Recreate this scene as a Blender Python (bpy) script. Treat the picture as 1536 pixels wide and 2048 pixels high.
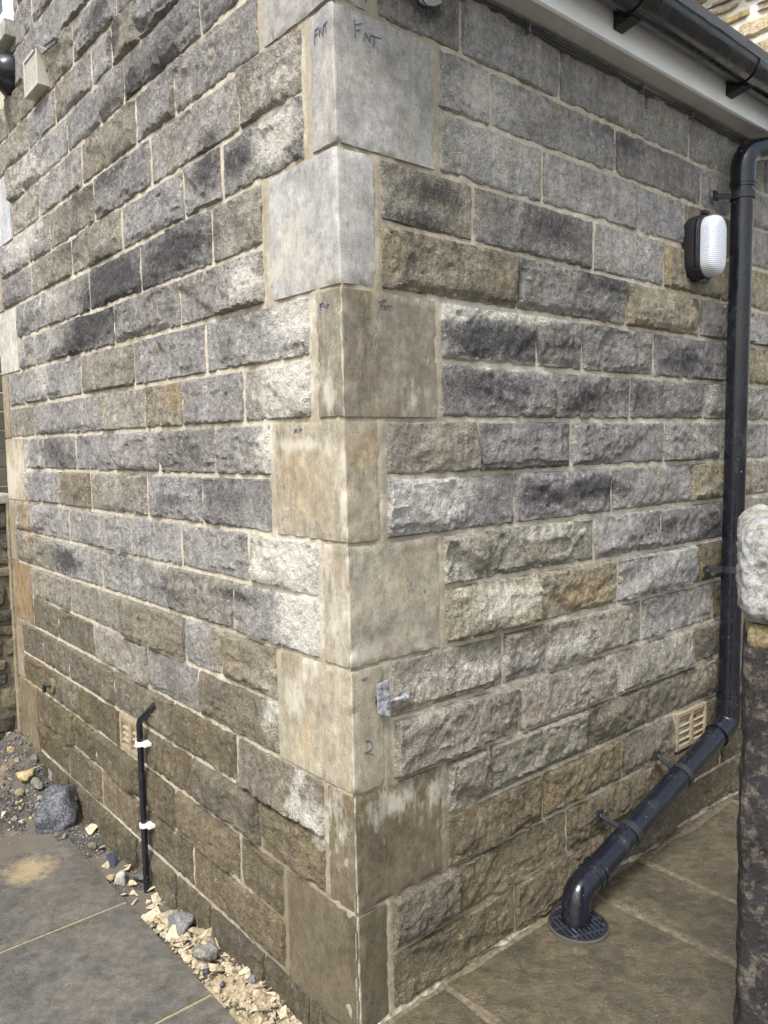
import bpy, bmesh, math, random
import numpy as np
from mathutils import Vector, Matrix

for o in list(bpy.data.objects):
    bpy.data.objects.remove(o)
sc = bpy.context.scene
COL = sc.collection
R_ = math.radians

# ------------------------------------------------------------------ camera
cam = bpy.data.cameras.new('camera')
cam.sensor_fit = 'HORIZONTAL'; cam.sensor_width = 36.0; cam.lens = 36.336
cam.clip_start = 0.02; cam.clip_end = 500
co = bpy.data.objects.new('camera', cam); COL.objects.link(co)
cr = Vector((0.999808, -0.010195, -0.016715)); cu = Vector((0.017512, 0.083883, 0.996322)); cf = Vector((0.008756, 0.996423, -0.084045))
m = Matrix((cr, cu, -cf)).transposed().to_4x4(); m.translation = Vector((0.07007, -1.784185, 1.428219))
co.matrix_world = m
sc.camera = co

# ------------------------------------------------------------------ light: overcast day
SUN_EL, SUN_AZ = R_(54), R_(203)         # azimuth clockwise from +y
w = bpy.data.worlds.new('World'); sc.world = w; w.use_nodes = True
nt = w.node_tree; nt.nodes.clear()
sky = nt.nodes.new('ShaderNodeTexSky'); sky.sky_type = 'NISHITA'; sky.sun_disc = False
sky.sun_elevation = SUN_EL; sky.sun_rotation = SUN_AZ; sky.air_density = 1.6; sky.dust_density = 4.0; sky.ozone_density = 1.0
hs = nt.nodes.new('ShaderNodeHueSaturation'); hs.inputs['Saturation'].default_value = 0.72
bg = nt.nodes.new('ShaderNodeBackground'); bg.inputs['Strength'].default_value = 0.105
wo = nt.nodes.new('ShaderNodeOutputWorld')
nt.links.new(sky.outputs[0], hs.inputs['Color']); nt.links.new(hs.outputs[0], bg.inputs['Color']); nt.links.new(bg.outputs[0], wo.inputs['Surface'])
sl = bpy.data.lights.new('sun', 'SUN'); sl.energy = 1.75; sl.angle = R_(16); sl.color = (1.0, 0.995, 0.985)
so = bpy.data.objects.new('sun', sl); COL.objects.link(so)
sd = Vector((math.sin(SUN_AZ)*math.cos(SUN_EL), math.cos(SUN_AZ)*math.cos(SUN_EL), math.sin(SUN_EL)))
so.rotation_euler = sd.to_track_quat('Z', 'Y').to_euler()
sc.view_settings.view_transform = 'Standard'; sc.view_settings.look = 'None'
sc.view_settings.gamma = 1.0; sc.view_settings.use_curve_mapping = False
sc.view_settings.exposure = 1.3

# ------------------------------------------------------------------ place: the house corner is the origin.
# A runs along the left wall, B along the right wall, both away from the corner.
A = np.array([-0.6428541, 0.7659886, 0.0]); B = np.array([0.7659886, 0.6428541, 0.0])
def W(a, b, z): return a*A + b*B + np.array([0, 0, z])
def WV(a, b, z): return Vector(W(a, b, z))

# ------------------------------------------------------------------ survey of the walls: bed heights (height at corner, fall per metre), stones, stains, pencil marks
BL = {10.5: (3.15, 0.002), 10: (2.985, 0.006), 9.5: (2.8372, 0.0049), 9: (2.6991, 0.0022), 8.5: (2.5664, -0.006), 8: (2.4083, -0.0026), 7.5: (2.2536, -0.0033), 7: (2.1011, 0.0015), 6.5: (1.9374, 0.0058), 6: (1.7923, 0.0056), 5.5: (1.6431, 0.0009), 5: (1.4951, 0.0014), 4.5: (1.3538, -0.0018), 4: (1.2036, -0.0023), 3.5: (1.0618, -0.005), 3: (0.9059, -0.0042), 2.5: (0.7519, -0.001), 2: (0.6006, 0.0006), 1.5: (0.4541, -0.0048), 1: (0.3, 0.0004), 0.5: (0.1455, 0.0024), 0: (-0.0033, -0.0016), 11: (3.305, 0.0), 11.5: (3.455, 0), 12: (3.61, 0), 12.5: (3.76, 0)}
BR = {8: (2.4026, -0.0036), 7.5: (2.2519, 0.0019), 7: (2.0981, 0.0025), 6.5: (1.9509, -0.0045), 6: (1.7919, 0.004), 5.5: (1.6393, 0.0038), 5: (1.4926, 0.0057), 4.5: (1.3533, 0.0001), 4: (1.201, 0.0021), 3.5: (1.065, -0.0063), 3: (0.9061, -0.0042), 2.5: (0.755, -0.0057), 2: (0.5977, -0.0007), 1.5: (0.4472, -0.0001), 1: (0.3006, -0.004), 0.5: (0.1516, -0.0042), 0: (0.0, 0.0), 8.5: (2.556, 0.0)}
STONES = [
('L',10.5,0.299,0.75,'G'),('L',10.5,0.75,1.1,'G'),('L',10.5,1.1,1.6,'G'),('L',10.5,1.6,2.022,'G'),('L',10.5,2.022,2.319,'G'),('L',10.5,2.319,2.45,'G'),
('L',10,0.299,0.8,'G'),('L',10,0.8,1.32,'G'),('L',10,1.32,1.837,'G'),('L',10,1.837,2.167,'G'),('L',10,2.167,2.45,'G'),('L',9.5,0.105,0.62,'G'),('L',9.5,0.62,1.176,'D'),
('L',9.5,1.176,1.583,'G'),('L',9.5,1.583,1.947,'M'),('L',9.5,1.947,2.423,'C'),('L',9.5,2.423,2.645,'M'),('L',9,0.105,0.55,'G'),('L',9,0.55,1.004,'D'),('L',9,1.004,1.228,'M'),
('L',9,1.228,1.411,'G'),('L',9,1.411,1.803,'G'),('L',9,1.803,2.149,'G'),('L',9,2.149,2.645,'M'),('L',8.5,0.299,0.61,'D'),('L',8.5,0.61,1.141,'D'),('L',8.5,1.141,1.345,'G'),
('L',8.5,1.345,1.679,'G'),('L',8.5,1.679,2.237,'P'),('L',8.5,2.237,2.45,'M'),('L',8,0.299,0.782,'G'),('L',8,0.782,1.058,'G'),('L',8,1.058,1.55,'M'),('L',8,1.55,2.055,'G'),
('L',8,2.055,2.45,'M'),('L',7.5,0.118,0.42,'M'),('L',7.5,0.42,0.962,'G'),('L',7.5,0.962,1.447,'D'),('L',7.5,1.447,1.936,'M'),('L',7.5,1.936,2.222,'D'),
('L',7.5,2.222,2.645,'P'),('L',7,0.118,0.52,'D'),('L',7,0.52,0.744,'G'),('L',7,0.744,1.208,'G'),('L',7,1.208,1.701,'M'),('L',7,1.701,2.21,'M'),('L',7,2.21,2.645,'D'),
('L',6.5,0.308,0.585,'M'),('L',6.5,0.585,1.069,'D'),('L',6.5,1.069,1.532,'D'),('L',6.5,1.532,2.026,'G'),('L',6.5,2.026,2.45,'G'),('L',6,0.309,0.797,'G'),
('L',6,0.797,1.311,'G'),('L',6,1.311,1.791,'D'),('L',6,1.791,2.21,'G'),('L',6,2.21,2.45,'G'),('L',5.5,0.114,0.645,'P'),('L',5.5,0.645,1.154,'G'),('L',5.5,1.154,1.663,'M'),
('L',5.5,1.663,2.074,'G'),('L',5.5,2.074,2.397,'G'),('L',5.5,2.397,2.645,'P'),('L',5,0.114,0.439,'W'),('L',5,0.439,0.806,'G'),('L',5,0.806,1.075,'C'),('L',5,1.075,1.475,'M'),
('L',5,1.475,1.876,'G'),('L',5,1.876,2.286,'D'),('L',5,2.286,2.645,'M'),('L',4.5,0.3,0.607,'G'),('L',4.5,0.607,0.986,'D'),('L',4.5,0.986,1.356,'G'),('L',4.5,1.356,1.761,'G'),
('L',4.5,1.761,2.17,'D'),('L',4.5,2.17,2.45,'G'),('L',4,0.299,0.698,'D'),('L',4,0.698,1.09,'G'),('L',4,1.09,1.615,'M'),('L',4,1.615,1.984,'C'),('L',4,1.984,2.45,'G'),
('L',3.5,0.097,0.439,'W'),('L',3.5,0.439,0.849,'G'),('L',3.5,0.849,1.379,'G'),('L',3.5,1.379,1.888,'G'),('L',3.5,1.888,2.383,'G'),('L',3.5,2.383,2.645,'Y'),
('L',3,0.096,0.531,'G'),('L',3,0.531,0.964,'M'),('L',3,0.964,1.532,'G'),('L',3,1.532,2.082,'G'),('L',3,2.082,2.645,'M'),('L',2.5,0.296,0.609,'C'),('L',2.5,0.609,0.847,'G'),
('L',2.5,0.847,1.347,'C'),('L',2.5,1.347,1.909,'M'),('L',2.5,1.909,2.45,'M'),('L',2,0.295,0.767,'E'),('L',2,0.767,1.143,'D'),('L',2,1.143,1.659,'M'),('L',2,1.659,2.085,'E'),
('L',2,2.085,2.45,'E'),('L',1.5,0.096,0.54,'E'),('L',1.5,0.54,0.953,'B'),('L',1.5,0.953,1.468,'E'),('L',1.5,1.468,1.976,'E'),('L',1.5,1.976,2.327,'E'),
('L',1.5,2.327,2.645,'E'),('L',1,0.095,0.418,'B'),('L',1,0.418,0.839,'E'),('L',1,0.839,1.232,'O'),('L',1,1.424,1.87,'O'),('L',1,1.87,2.153,'E'),('L',1,2.153,2.645,'B'),
('L',0.5,0.293,0.54,'O'),('L',0.5,0.54,0.964,'B'),('L',0.5,0.964,1.234,'O'),('L',0.5,1.234,1.692,'O'),('L',0.5,1.692,1.951,'O'),('L',0.5,1.951,2.45,'O'),
('L',0,0.292,0.85,'B'),('L',0,0.85,1.247,'O'),('L',0,1.247,1.65,'B'),('L',0,1.65,2.041,'O'),('L',0,2.041,2.45,'O'),('L',11,0.105,0.6,'G'),('L',11,0.6,1.05,'G'),
('L',11,1.05,1.5,'G'),('L',11,1.5,1.85,'G'),('L',11,1.85,2.2,'G'),('L',11,2.2,2.645,'G'),('L',11.5,0.105,0.5,'G'),('L',11.5,0.5,0.95,'G'),('L',11.5,0.95,1.35,'G'),
('L',11.5,1.35,1.8,'G'),('L',11.5,1.8,2.645,'G'),('L',12,0.299,0.8,'G'),('L',12,0.8,1.2,'G'),('L',12,1.2,1.7,'G'),('L',12,1.7,2.645,'G'),('R',8,0.099,0.388,'G'),
('R',8,0.388,0.793,'H'),('R',8,0.793,1.238,'H'),('R',8,1.238,1.524,'H'),('R',8,1.524,1.709,'H'),('R',8,1.709,2.107,'H'),('R',8,2.107,2.484,'H'),('R',8,2.484,2.907,'H'),
('R',7.5,0.291,0.498,'H'),('R',7.5,0.498,1.075,'H'),('R',7.5,1.075,1.611,'G'),('R',7.5,1.611,1.837,'H'),('R',7.5,1.837,2.222,'H'),('R',7.5,2.222,2.593,'H'),
('R',7.5,2.593,3.0,'H'),('R',7,0.294,0.718,'H'),('R',7,0.718,1.21,'H'),('R',7,1.21,1.5,'H'),('R',7,1.5,1.845,'Y'),('R',7,1.845,2.352,'H'),('R',7,2.352,2.84,'Y'),
('R',6.5,0.101,0.43,'M'),('R',6.5,0.43,0.967,'G'),('R',6.5,0.967,1.367,'H'),('R',6.5,1.367,1.772,'Y'),('R',6.5,1.772,2.254,'Y'),('R',6.5,2.254,2.65,'G'),
('R',6.5,2.65,3.0,'G'),('R',6,0.098,0.601,'C'),('R',6,0.601,1.143,'D'),('R',6,1.143,1.617,'Y'),('R',6,1.617,2.021,'G'),('R',6,2.021,2.409,'G'),('R',6,2.409,2.786,'G'),
('R',5.5,0.293,0.688,'D'),('R',5.5,0.688,0.906,'D'),('R',5.5,0.906,1.309,'D'),('R',5.5,1.309,1.817,'D'),('R',5.5,1.817,2.211,'Y'),('R',5.5,2.211,2.719,'G'),
('R',5.5,2.719,3.0,'G'),('R',5,0.291,0.768,'D'),('R',5,0.768,1.172,'D'),('R',5,1.172,1.656,'D'),('R',5,1.656,2.145,'G'),('R',5,2.145,2.633,'G'),('R',5,2.633,3.0,'G'),
('R',4.5,0.104,0.445,'M'),('R',4.5,0.445,0.854,'D'),('R',4.5,0.854,1.388,'G'),('R',4.5,1.388,1.796,'G'),('R',4.5,1.796,2.206,'G'),('R',4.5,2.206,2.666,'M'),
('R',4.5,2.666,3.0,'M'),('R',4,0.105,0.593,'P'),('R',4,0.593,1.071,'D'),('R',4,1.071,1.569,'G'),('R',4,1.569,2.066,'Y'),('R',4,2.066,2.567,'M'),('R',4,2.567,2.941,'M'),
('R',3.5,0.295,0.47,'M'),('R',3.5,0.47,0.972,'M'),('R',3.5,0.972,1.373,'G'),('R',3.5,1.373,1.83,'D'),('R',3.5,1.83,2.297,'M'),('R',3.5,2.297,2.738,'M'),
('R',3.5,2.738,3.0,'M'),('R',3,0.298,0.695,'Y'),('R',3,0.695,1.109,'Y'),('R',3,1.109,1.615,'P'),('R',3,1.615,2.051,'O'),('R',3,2.051,2.425,'O'),('R',3,2.425,2.935,'O'),
('R',2.5,0.112,0.539,'M'),('R',2.5,0.539,0.738,'M'),('R',2.5,0.738,1.252,'M'),('R',2.5,1.252,1.754,'G'),('R',2.5,1.754,2.252,'O'),('R',2.5,2.252,2.7,'O'),
('R',2.5,2.7,3.0,'O'),('R',2,0.118,0.611,'M'),('R',2,0.611,1.099,'M'),('R',2,1.099,1.607,'M'),('R',2,1.607,2.112,'E'),('R',2,2.112,2.564,'O'),('R',2,2.564,3.0,'O'),
('R',1.5,0.3,0.48,'M'),('R',1.5,0.48,0.942,'M'),('R',1.5,0.942,1.289,'E'),('R',1.5,1.289,1.785,'E'),('R',1.5,1.785,2.226,'O'),('R',1.5,2.226,2.652,'O'),
('R',1.5,2.652,3.0,'O'),('R',1,0.301,0.715,'B'),('R',1,0.715,1.143,'B'),('R',1,1.143,1.478,'E'),('R',1,1.705,2.134,'O'),('R',1,2.134,2.52,'O'),('R',1,2.52,2.929,'O'),
('R',0.5,0.102,0.35,'E'),('R',0.5,0.35,0.835,'B'),('R',0.5,0.835,1.351,'O'),('R',0.5,1.351,1.841,'O'),('R',0.5,1.841,2.208,'O'),('R',0.5,2.208,2.575,'O'),
('R',0.5,2.575,3.0,'O'),('R',0,0.101,0.587,'B'),('R',0,0.587,1.073,'B'),('R',0,1.073,1.478,'O'),('R',0,1.478,1.924,'O'),('R',0,1.924,2.359,'O'),('R',0,2.359,2.774,'O'),
]
STAINS = [
('b','L',0.191,1.74,0.096,0.048,1),('b','L',0.231,1.586,0.122,0.062,0.9),('b','L',0.164,1.617,0.053,0.018,1),('b','L',0.218,1.158,0.157,0.064,0.8),('b','L',0.191,1.014,0.099,0.09,1),
('b','L',0.363,1.117,0.075,0.068,0.6),('b','L',0.228,2.328,0.107,0.046,0.45),('b','L',0.235,2.19,0.098,0.058,0.8),('b','L',0.395,1.871,0.087,0.051,0.7),
('b','L',0.321,1.437,0.048,0.065,0.7),('b','L',0.137,0.49,0.054,0.053,0.7),('b','L',0.213,0.53,0.046,0.068,0.6),('b','L',0.347,0.723,0.038,0.07,0.6),('b','L',2.682,1.295,0.119,0.099,1),
('b','L',2.502,1.37,0.142,0.119,0.7),('b','L',0.194,1.908,0.085,0.106,0.5),('b','R',0.497,1.78,0.26,0.018,0.9),('b','R',0.354,1.772,0.055,0.025,0.9),('b','R',0.462,2.328,0.134,0.062,0.6),
('b','R',0.54,2.222,0.222,0.051,0.4),('b','R',0.249,1.293,0.139,0.05,0.9),('b','R',0.395,1.337,0.115,0.026,0.6),('b','R',0.532,0.997,0.148,0.056,0.6),('b','R',0.829,1.169,0.25,0.021,0.6),
('b','R',0.336,1.118,0.074,0.079,0.35),('b','R',1.196,2.046,0.147,0.063,0.4),('b','R',0.409,0.824,0.256,0.034,0.4),('b','R',0.536,1.644,0.248,0.013,0.8),
('b','R',0.133,0.548,0.1,0.039,0.8),('b','R',0.254,0.523,0.054,0.054,0.6),('b','L',0.063,0.518,0.041,0.078,0.7),('b','L',0.212,0.796,0.068,0.067,0.6),('b','L',0.164,0.885,0.043,0.065,0.7),
('b','L',0.046,1.007,0.039,0.146,0.6),('b','R',0.03,0.937,0.061,0.024,0.9),('b','L',0.054,1.562,0.029,0.069,0.7),('b','L',0.183,1.436,0.108,0.015,0.9),
('b','L',0.003,1.388,0.034,0.069,0.8),('b','L',0.06,1.422,0.023,0.047,0.8),('b','L',0.007,1.284,0.019,0.07,0.8),('b','R',0.22,1.554,0.051,0.037,0.5),('b','R',0.027,1.984,0.058,0.099,0.5),
('b','L',0.251,1.871,0.067,0.06,0.7),('b','R',0.757,0.814,0.291,0.031,0.4),('b','L',1.987,2.06,0.247,0.04,0.4),('b','L',2.205,2.37,0.271,0.122,0.5),('b','L',2.161,2.611,0.33,0.119,0.4),
('b','L',2.106,1.739,0.099,0.063,0.4),('b','L',0.519,1.158,0.056,0.022,0.3),('s','L',1.32,2.916,0.108,0.046,0.9),('s','L',1.181,2.788,0.064,0.053,1),('s','L',1.537,2.927,0.106,0.016,0.7),
('s','L',1.34,2.014,0.246,0.085,1),('s','L',0.79,2.026,0.226,0.05,0.9),('s','L',1.047,1.974,0.228,0.039,0.7),('s','L',0.588,2.217,0.07,0.066,0.8),('s','L',0.427,2.185,0.088,0.037,0.8),
('s','L',0.839,2.604,0.131,0.069,0.5),('s','L',1.06,2.595,0.082,0.059,0.8),('s','L',1.499,1.895,0.245,0.072,0.8),('s','L',1.664,1.84,0.266,0.028,0.9),('s','R',0.496,1.708,0.181,0.037,1),
('s','R',0.456,1.679,0.069,0.033,1),('s','R',0.642,1.664,0.088,0.021,0.7),('s','R',0.826,1.718,0.098,0.044,0.5),('s','R',0.495,1.582,0.202,0.053,0.6),('s','R',0.927,1.56,0.156,0.045,0.6),
('s','R',1.146,1.581,0.204,0.048,0.5),('s','R',0.956,1.291,0.16,0.034,1),('s','R',0.756,1.278,0.143,0.029,0.8),('s','R',0.513,1.278,0.083,0.055,0.4),('s','R',0.296,2.046,0.122,0.036,0.6),
('s','R',0.227,1.974,0.117,0.024,0.6),('s','R',0.754,2.037,0.162,0.056,0.6),('s','R',1.002,1.92,0.16,0.045,0.6),('s','R',1.523,1.715,0.158,0.044,0.7),('s','R',1.404,1.139,0.168,0.035,0.6),
('s','R',1.728,1.094,0.118,0.057,0.8),('s','L',1.936,0.972,0.155,0.048,0.9),('s','L',0.953,0.972,0.148,0.05,0.4),('s','L',0.501,1.017,0.111,0.017,0.7),
('s','L',0.625,1.31,0.179,0.044,0.4),('s','L',0.908,1.269,0.143,0.032,0.5),('s','R',0.049,1.674,0.045,0.125,0.7),('s','R',0.084,1.584,0.046,0.07,0.4),('s','R',0.054,1.877,0.044,0.067,0.5),
('s','L',0.175,2.079,0.125,0.023,0.5),('s','L',1.488,2.36,0.336,0.043,0.5),('s','L',0.774,1.428,0.131,0.046,0.4),('s','L',2.025,1.427,0.192,0.064,0.5),
('s','L',1.663,2.236,0.105,0.073,0.5),('s','L',2.148,2.295,0.099,0.041,0.6),('s','L',1.319,2.369,0.175,0.049,0.5),('s','R',1.104,2.367,0.194,0.045,0.4),
('s','R',1.633,1.65,0.111,0.072,0.3),('s','R',0.269,2.472,0.067,0.035,0.6),('s','R',0.081,0.436,0.065,0.077,0.6),('s','L',0.004,0.211,0.028,0.091,0.8),
('s','L',0.021,0.293,0.02,0.078,0.6),('s','L',0.209,0.876,0.068,0.016,0.3),('o','L',0.844,1.598,0.075,0.038,0.9),('o','L',0.187,1.361,0.076,0.112,0.6),
('o','L',0.105,1.303,0.051,0.073,0.5),('o','L',0.07,1.16,0.03,0.036,0.3),('o','R',0.178,1.111,0.075,0.062,0.6),('o','L',0.629,0.834,0.091,0.061,0.7),('o','R',0.906,0.96,0.157,0.063,0.7),
('o','R',0.553,0.98,0.128,0.043,0.4),('o','R',0.21,1.936,0.115,0.035,0.3),('o','L',2.432,1.112,0.062,0.12,0.9),('o','L',2.581,0.735,0.099,0.102,0.8),('o','L',-0.004,1.603,0.037,0.101,0.4),
('o','R',0.298,2.154,0.014,0.048,0.7),('o','R',1.381,2.024,0.026,0.066,0.9),('o','L',0.172,0.688,0.088,0.079,0.4),('o','R',0.53,0.713,0.192,0.036,0.3),
('o','L',1.381,2.436,0.136,0.033,0.4),('o','L',1.691,2.798,0.105,0.069,0.5),]
MARKS = {7: [('R', [(0.0499, 2.3753), (0.0504, 2.3578), (0.0513, 2.3386)]), ('R', [(0.0496, 2.3646), (0.0675, 2.3739)]), ('R', [(0.0507, 2.3536), (0.0628, 2.3589)]), ('R', [(0.0738, 2.3385), (0.0782, 2.3577), (0.089, 2.3414), (0.0938, 2.3598)]), ('R', [(0.0928, 2.3563), (0.1235, 2.3587)]), ('R', [(0.1035, 2.355), (0.1001, 2.3347)]), ('L', [(0.0732, 2.3372), (0.0675, 2.3655)]), ('L', [(0.0702, 2.3637), (0.056, 2.3663)]), ('L', [(0.0705, 2.3542), (0.0596, 2.3552)]), ('L', [(0.0517, 2.3468), (0.0485, 2.3633), (0.0368, 2.3409), (0.0322, 2.362)]), ('L', [(0.0323, 2.3613), (0.0173, 2.3637)]), ('L', [(0.0248, 2.3625), (0.0242, 2.3447)])], 5: [('R', [(0.1053, 1.7695), (0.1048, 1.7503)]), ('R', [(0.1016, 1.7653), (0.1249, 1.7754)]), ('R', [(0.104, 1.7579), (0.1133, 1.7607)]), ('R', [(0.1167, 1.7515), (0.1184, 1.7593), (0.1245, 1.7581), (0.126, 1.7524)]), ('R', [(0.1299, 1.7644), (0.1322, 1.7531)]), ('R', [(0.1272, 1.7591), (0.1413, 1.7617)]), ('L', [(0.0771, 1.7625), (0.0756, 1.7497)]), ('L', [(0.0785, 1.7608), (0.064, 1.7624)]), ('L', [(0.0773, 1.756), (0.0688, 1.7563)]), ('L', [(0.0624, 1.7527), (0.0576, 1.7577), (0.0534, 1.7495)]), ('L', [(0.0479, 1.76), (0.047, 1.7479)]), ('L', [(0.0512, 1.756), (0.0416, 1.7561)])], 4: [('L', [(0.1959, 1.4745), (0.1964, 1.4643)]), ('L', [(0.1989, 1.4725), (0.1864, 1.4751)]), ('L', [(0.1976, 1.4688), (0.1903, 1.4703)]), ('L', [(0.1861, 1.4652), (0.1844, 1.4721), (0.1788, 1.4659)]), ('L', [(0.1724, 1.4799), (0.1703, 1.4649)]), ('L', [(0.1771, 1.4719), (0.1648, 1.4745)])], 2: [('R', [(0.0329, 0.7281), (0.0383, 0.728), (0.0437, 0.7262), (0.0509, 0.7214), (0.0553, 0.7144), (0.0561, 0.7077), (0.0523, 0.7029), (0.045, 0.7013), (0.0304, 0.7002)]), ('R', [(0.0304, 0.7002), (0.043, 0.695), (0.0602, 0.6866)]), ('R', [(0.0259, 0.8795), (0.0339, 0.8814), (0.0438, 0.8818)]), ('R', [(0.0276, 0.877), (0.0419, 0.8768)])]}
# ------------------------------------------------------------------ noise
def _h(ix, iy, iz, seed):
    n = (ix.astype(np.int64)*374761393 + iy.astype(np.int64)*668265263 + iz.astype(np.int64)*1274126177 + seed*974634777) & 0xffffffff
    n = ((n ^ (n >> 13))*1103515245) & 0xffffffff
    n = ((n ^ (n >> 16))*2246822519) & 0xffffffff
    return ((n ^ (n >> 15)) & 0xffffff)/float(0xffffff)*2 - 1
def vn(x, y, z, seed=0):
    x, y, z = np.broadcast_arrays(np.asarray(x, float), np.asarray(y, float), np.asarray(z, float))
    ix, iy, iz = np.floor(x), np.floor(y), np.floor(z)
    fx, fy, fz = x-ix, y-iy, z-iz
    fx, fy, fz = [f*f*f*(f*(f*6-15)+10) for f in (fx, fy, fz)]
    r = 0
    for dx in (0, 1):
        for dy in (0, 1):
            for dz in (0, 1):
                r = r + (fx if dx else 1-fx)*(fy if dy else 1-fy)*(fz if dz else 1-fz)*_h(ix+dx, iy+dy, iz+dz, seed)
    return r
def fbm(x, y, z, octv=4, seed=0, gain=0.5):
    r = 0; a = 1; f = 1
    for k in range(octv):
        r = r + a*vn(x*f, y*f, z*f, seed+k); a *= gain; f *= 2.03
    return r
def sstep(a, b, x):
    t = np.clip((x-a)/(b-a), 0, 1); return t*t*(3-2*t)

# ------------------------------------------------------------------ object helpers
def link(name, me, mat=None, parent=None, loc=(0, 0, 0)):
    o = bpy.data.objects.new(name, me); COL.objects.link(o)
    if mat is not None and len(me.materials) == 0: me.materials.append(mat)
    if parent is not None: o.parent = parent
    o.location = loc
    return o
def empty(name, loc=(0, 0, 0)):
    o = bpy.data.objects.new(name, None); COL.objects.link(o); o.location = loc; o.empty_display_size = .05
    return o
def tag(o, label=None, cat=None, group=None, kind=None):
    if label: o['label'] = label
    if cat: o['category'] = cat
    if group: o['group'] = group
    if kind: o['kind'] = kind
    return o
def mesh(name, V, F, smooth=True):
    me = bpy.data.meshes.new(name)
    me.from_pydata([tuple(v) for v in V], [], [tuple(int(i) for i in f) for f in F])
    me.validate(); me.update()
    if smooth: me.polygons.foreach_set('use_smooth', [True]*len(me.polygons))
    return me
def grid_faces(nu, nv, flip=False):
    i = np.arange(nu-1)[:, None]*nv + np.arange(nv-1)[None]
    i = i.ravel()
    f = np.stack([i, i+nv, i+nv+1, i+1], 1)
    return f[:, ::-1] if flip else f
def grid_mesh(name, P, flip=False, attr=None, smooth=True, sharp=34):
    """P: (nu, nv, 3)"""
    nu, nv = P.shape[:2]
    F = grid_faces(nu, nv, flip)
    me = bpy.data.meshes.new(name)
    V = P.reshape(-1, 3)
    me.vertices.add(len(V)); me.vertices.foreach_set('co', V.astype(np.float32).ravel())
    me.loops.add(F.size); me.loops.foreach_set('vertex_index', F.astype(np.int32).ravel())
    me.polygons.add(len(F)); me.polygons.foreach_set('loop_start', np.arange(0, F.size, 4, dtype=np.int32))
    me.update(calc_edges=True)
    if smooth:
        me.polygons.foreach_set('use_smooth', np.ones(len(F), bool)); me.set_sharp_from_angle(angle=R_(sharp))
    if attr is not None:
        c = me.attributes.new('stain', 'FLOAT_COLOR', 'POINT')
        c.data.foreach_set('color', attr.reshape(-1, 4).astype(np.float32).ravel())
    return me
class MB:
    """collects simple solids into one mesh"""
    def __init__(s): s.V = []; s.F = []
    def add(s, V, F):
        n = len(s.V); s.V += [tuple(v) for v in V]; s.F += [tuple(i+n for i in f) for f in F]; return s
    def box(s, c, size, ax=None):
        ax = ax or (Vector((1, 0, 0)), Vector((0, 1, 0)), Vector((0, 0, 1)))
        c = Vector(c); h = [x/2 for x in size]
        V = [c + ax[0]*(i*h[0]) + ax[1]*(j*h[1]) + ax[2]*(k*h[2]) for i in (-1, 1) for j in (-1, 1) for k in (-1, 1)]
        return s.add(V, [(0, 1, 3, 2), (4, 6, 7, 5), (0, 4, 5, 1), (2, 3, 7, 6), (0, 2, 6, 4), (1, 5, 7, 3)])
    def tube(s, pts, r, n=16, caps=True):
        pts = [Vector(p) for p in pts]; rs = r if isinstance(r, (list, tuple)) else [r]*len(pts)
        t0 = (pts[1]-pts[0]).normalized(); ref = Vector((0, 0, 1)) if abs(t0.z) < .9 else Vector((1, 0, 0))
        u = t0.cross(ref).normalized(); V = []
        for i, p in enumerate(pts):
            t = (pts[min(i+1, len(pts)-1)] - pts[max(i-1, 0)]).normalized()
            u = (u - t*u.dot(t)).normalized(); v = t.cross(u)
            V += [p + (u*math.cos(2*math.pi*k/n) + v*math.sin(2*math.pi*k/n))*rs[i] for k in range(n)]
        F = [(i*n+k, i*n+(k+1) % n, (i+1)*n+(k+1) % n, (i+1)*n+k) for i in range(len(pts)-1) for k in range(n)]
        if caps: F += [tuple(range(n-1, -1, -1)), tuple((len(pts)-1)*n+k for k in range(n))]
        return s.add(V, F)
    def prism(s, poly, d):
        """poly: list of 3-D points, d: extrusion vector"""
        n = len(poly); poly = [Vector(p) for p in poly]; d = Vector(d)
        V = poly + [p+d for p in poly]
        return s.add(V, [tuple(range(n))[::-1], tuple(range(n, 2*n))] + [(i, (i+1) % n, n+(i+1) % n, n+i) for i in range(n)])
    def loft(s, rings, cap0=True, cap1=True):
        n = len(rings[0]); V = [p for r in rings for p in r]
        F = [(i*n+k, i*n+(k+1) % n, (i+1)*n+(k+1) % n, (i+1)*n+k) for i in range(len(rings)-1) for k in range(n)]
        if cap0: F.append(tuple(range(n-1, -1, -1)))
        if cap1: F.append(tuple((len(rings)-1)*n+k for k in range(n)))
        return s.add(V, F)
    def build(s, name, mat, parent=None, smooth=False, bevel=0, origin=None):
        me = mesh(name, s.V, s.F, smooth)
        bm = bmesh.new(); bm.from_mesh(me)
        bmesh.ops.recalc_face_normals(bm, faces=bm.faces)
        if bevel: bmesh.ops.bevel(bm, geom=[e for e in bm.edges if len(e.link_faces) == 2 and e.calc_face_angle(0) > .6], offset=bevel, segments=2, affect='EDGES', profile=.6)
        if smooth:
            for e in bm.edges:
                if len(e.link_faces) == 2 and e.calc_face_angle(0) > R_(38): e.smooth = False
        bm.to_mesh(me); bm.free()
        o = link(name, me, mat, parent)
        if origin is not None:
            origin = Vector(origin); me.transform(Matrix.Translation(-origin)); o.location = origin
        return o
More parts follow.
